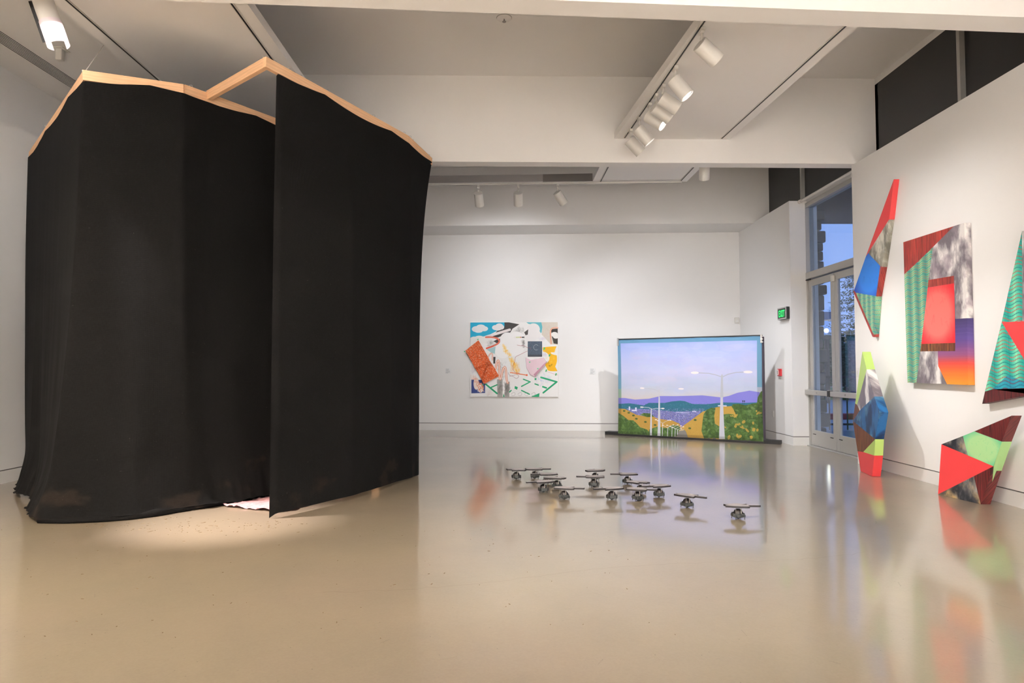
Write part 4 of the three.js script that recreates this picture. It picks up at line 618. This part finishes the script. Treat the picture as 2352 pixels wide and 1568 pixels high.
const domeGeo = new THREE.SphereGeometry(0.04, 24, 14), skirtGeo = new THREE.CylinderGeometry(0.05, 0.014, 0.017, 6, 1).translate(0, 0.0125, 0), castGeo = new THREE.SphereGeometry(0.009, 10, 8), legGeo = new THREE.CylinderGeometry(0.003, 0.003, 0.05, 6), wireGeo = new THREE.CylinderGeometry(0.0011, 0.0011, 0.062, 5), bracketGeo = new THREE.BoxGeometry(0.012, 0.02, 0.016), postGeo = new THREE.CylinderGeometry(0.0035, 0.0035, 0.055, 8);
const MR = { band: std({ color: lin(0.05, 0.054, 0.054), roughness: 0.5, metalness: 0.3 }), dome: std({ color: lin(0.022, 0.017, 0.017), roughness: 0.3 }), plate: std({ color: lin(0.016, 0.013, 0.014), roughness: 0.6 }), face: std({ color: lin(0.36, 0.335, 0.345), roughness: 0.7 }), wire: std({ color: lin(0.4, 0.38, 0.34), roughness: 0.4, metalness: 0.6 }) };
function makeRobot(kind, mir, yaw, shift, label, x, z) {
  const r = thing('robot', label, 'robot', [x, 0, z], 'small robots carrying cut-out hands'), add = (n, g, m, p, ry = 0) => { const q = part(r, n, g, m, false); q.position.set(...p); q.rotation.y = ry; return q; };
  add('band', bandGeo, MR.band, [0, 0, 0], yaw * 0.5); add('dome', domeGeo, MR.dome, [0, 0.048, 0]); add('lower_hull', skirtGeo, MR.dome, [0, 0.001, 0], yaw * 0.5); add('caster_ball', castGeo, MR.dome, [0, 0.009, 0]);
  for (let k = 0; k < 4; k++) { const a = yaw * 0.5 + 0.7 + k * 1.5708, c = Math.cos(a) * 0.056, s = Math.sin(a) * 0.056; add('leg', legGeo, MR.band, [c, 0.025, s]); add('bracket', bracketGeo, MR.band, [c, 0.03, s], -a); add('support_wire', wireGeo, MR.wire, [c, 0.077, s]); }
  add('centre_post', postGeo, MR.wire, [0.012, 0.08, 0.045]);
  const [pg, fg] = hg[kind + mir], c = Math.cos(yaw), s = Math.sin(yaw), p = [shift * c, 0.118, -shift * s], h = add('hand_plate', pg, MR.plate, p, yaw);
  const f = part(h, 'hand_face', fg, MR.face, false);
}
const PI = Math.PI, RP = 'little robot whose pointing cut-out hand aims away from the tent', RL = 'little robot whose pointing cut-out hand aims towards the tent', RO = 'little robot under an open-fingered cut-out hand';
for (const [kind, mir, yaw, x, z, sh, lb] of [['open', 1, 2.8, 0.05, -7.74, 0, 'little robot under a spread hand at the tent end of the cluster'], ['point', 1, 0.06, 0.27, -7.79, 0], ['point', -1, PI + 0.05, 0.40, -7.42, 0], ['point', -1, PI + 0.25, 0.33, -6.93, 0], ['open', 1, -0.15, 0.49, -7.16, -0.03], ['point', 1, -0.12, 0.52, -6.56, 0.01], ['open', 1, 0.35, 0.97, -7.68, 0], ['point', -1, PI - 0.1, 0.90, -7.24, 0], ['point', -1, PI - 0.02, 1.30, -7.42, 0], ['open', -1, -0.3, 1.34, -6.88, -0.03], ['point', 1, PI + 0.2, 1.49, -6.68, 0], ['point', 1, -0.2, 1.24, -6.50, 0], ['point', 1, PI + 0.2, 0.99, -6.54, 0],
  ['point', 1, -0.62, 1.64, -6.18, 0, 'little robot with its pointing hand turned aside, next to the outermost robot'], ['point', 1, -0.06, 1.96, -5.72, 0, 'outermost little robot, standing alone under a pointing cut-out hand']]) makeRobot(kind, mir, yaw, sh, lb ?? (kind === 'open' ? RO : Math.cos(yaw) < 0 ? RL : RP), x, z);
// ---------------------------------------------------------------- outside the glass door
{
  const pave = std({ color: lin(0.42, 0.42, 0.42), roughness: 0.9 }), grass = std({ color: lin(0.09, 0.2, 0.05), roughness: 1 });
  struct('ground', 'pale paving outside the glass door', box(5.25, 60, -0.22, -0.02, -80, 6), pave);
  const lawn = struct('lawn', 'green lawn across the road', box(8.5, 40, -0.02, 0.1, -60, -27.5), grass);
  const curb = thing('red_curb', 'red painted kerb across the paving', 'kerb', [9, 0, -17]); part(curb, 'kerb_stone', rbox(6.4, 16, -0.02, 0.13, -17.2, -16.95, 0.02), std({ color: lin(0.42, 0.05, 0.05), roughness: 0.8 }));
  struct('canopy', 'dark canopy soffit outside the glass door', box(5.25, 14, 4.42, 4.75, -14.0, 4), std({ color: lin(0.10, 0.10, 0.11), roughness: 0.8 }));
  // rough stone pier: courses of separate stones
  const pier = thing('stone_pier', 'rough stone pier just outside the glass door', 'pier', [5.7, 0, -13.0]), r = rng(19), sm = [0.14, 0.18, 0.11].map((k) => std({ color: lin(k, k * 0.95, k * 0.9), roughness: 0.95 }));
  for (let y = -0.02, i = 0; y < 4.4; i++) { const h = 0.16 + 0.16 * r(), w = 0.79 + 0.10 * (r() - 0.5), g = new RoundedBoxGeometry(w, h - 0.012, 0.6, 2, 0.03); g.translate(5.37 + w / 2, y + h / 2, -13.1 + 0.04 * (r() - 0.5)); part(pier, 'stone', g, sm[i % 3]); y += h; }
  part(pier, 'mortar_core', box(5.42, 6.08, 0, 4.4, -13.33, -12.87), sm[2]);
  const rail = thing('iron_railing', 'black iron railing outside the glass door', 'railing', [7, 0, -13.6]), a = V(6.35, 0, -13.9), b = V(9.2, 0, -13.9);
  for (const y of [0.12, 1.12]) part(rail, 'rail', bar(V(a.x, y, a.z), V(b.x, y, b.z), 0.04, 0.04), M.black);
  for (let i = 0; i <= 15; i++) part(rail, 'baluster', bar(V(a.x + i * 0.19, 0, a.z), V(a.x + i * 0.19, 1.12, a.z), 0.022, 0.022, V(1, 0, 0)), M.black);
  const lp = thing('lamp_post', 'lit lamp post among the trees outside', 'lamp post', [12.05, 0, -25]);
  part(lp, 'pole', rod(V(12.05, -0.02, -25), V(12.05, 2.45, -25), 0.09, 16), M.dark); part(lp, 'shade', new THREE.CylinderGeometry(0.3, 0.3, 0.3, 24).translate(12.05, 3.3, -25), std({ color: lin(0.3, 0.28, 0.32), roughness: 0.6 }));
  part(lp, 'glass_cage', new THREE.CylinderGeometry(0.26, 0.2, 0.6, 20, 1, true).translate(12.05, 2.82, -25), M.glass); part(lp, 'bulb', new THREE.SphereGeometry(0.09, 16, 12).translate(12.05, 2.75, -25), std({ color: lin(1, 0.9, 0.7), emissive: lin(1, 0.8, 0.5), emissiveIntensity: 1.6 })); part(lp, 'base_ring', new THREE.CylinderGeometry(0.2, 0.14, 0.12, 20).translate(12.05, 2.48, -25), M.dark);
  const pl = new THREE.PointLight(lin(1, 0.8, 0.5), 0.4); pl.name = 'post_lamp_light'; pl.position.set(12.05, 2.75, -25); pl.castShadow = true; scene.add(pl);
  const leafM = [std({ color: lin(0.035, 0.075, 0.04), roughness: 0.9 }), std({ color: lin(0.05, 0.11, 0.035), roughness: 0.9 })];
  function foliage(parent, seed, blobs, n, size, mat, flat = 1) { const q = rng(seed), gs = [], t = new THREE.PlaneGeometry(1, 0.5); for (let i = 0; i < n; i++) { const [cx, cy, cz, R] = blobs[(q() * blobs.length) | 0], th = q() * 6.28, ph = Math.acos(2 * q() - 1), rr = R * Math.pow(q(), 0.4), g = t.clone(); g.scale(size * (0.6 + q()), size * (0.6 + q()), 1); g.rotateX(q() * 3); g.rotateY(q() * 6.28); g.translate(cx + rr * Math.sin(ph) * Math.cos(th), cy + rr * Math.cos(ph) * flat, cz + rr * Math.sin(ph) * Math.sin(th)); gs.push(g); } const m = part(parent, 'foliage', mergeGeometries(gs), mat); m.userData.kind = 'stuff'; return m; }
  const t1 = thing('cedar_tree', 'dark spreading cedar tree outside beyond the lamp post', 'tree', [18.6, 0, -34]); part(t1, 'trunk', rod(V(18.6, -0.02, -34), V(18.6, 9, -34), 0.35, 12, 0.12), M.dark);
  const bl = []; { const q = rng(2); for (let k = 0; k < 11; k++) { const y = 2.5 + k * 0.42, L = 2.2 - k * 0.12; for (let m = 0; m < 7; m++) { const an = m * 0.9 + k * 0.7 + q() * 0.4; for (const f of [0.35, 0.65, 0.95]) bl.push([18.6 + L * f * Math.cos(an), y - 0.25 * f, -34 + L * f * Math.sin(an), 0.5]); } } }
  foliage(t1, 5, bl, 11000, 0.075, leafM[0], 0.35);
  const t2 = thing('round_tree', 'rounded green tree outside behind the lamp post', 'tree', [13.2, 0, -29.5]); part(t2, 'trunk', rod(V(13.2, -0.02, -29.5), V(13.2, 1.6, -29.5), 0.2, 10), M.dark); foliage(t2, 8, [[13.2, 1.75, -29.5, 1.25], [12.4, 1.5, -29.2, 0.9], [14.4, 1.7, -29.8, 1.2]], 9000, 0.14, leafM[1]);
  const t3 = thing('hedge', 'tall dark hedge outside on the right of the lamp post', 'hedge', [15.2, 0, -26.5]); foliage(t3, 12, [[14.3, 1.6, -27, 1.3], [15.6, 2.0, -27, 1.7], [17, 1.8, -27, 1.6], [15, 0.8, -27, 1.2]], 12000, 0.15, leafM[0]);
  const hs = thing('far_building', 'pale boarded building far beyond the lawn', 'building', [16, 0, -42]); part(hs, 'wall', box(10, 24, 0.08, 2.6, -44, -42), std({ color: lin(0.5, 0.5, 0.52), roughness: 0.9 })); for (let i = 0; i < 7; i++) part(hs, 'board', box(10, 24, 0.3 + i * 0.33, 0.59 + i * 0.33, -41.98, -42.0), std({ color: lin(0.55, 0.55, 0.57), roughness: 0.9 })); part(hs, 'roof', prismY([[9.6, -41.6], [24.4, -41.6], [24.4, -44.4], [9.6, -44.4]], 2.6, 2.85), M.dark);
}
renderer.render(scene, camera);
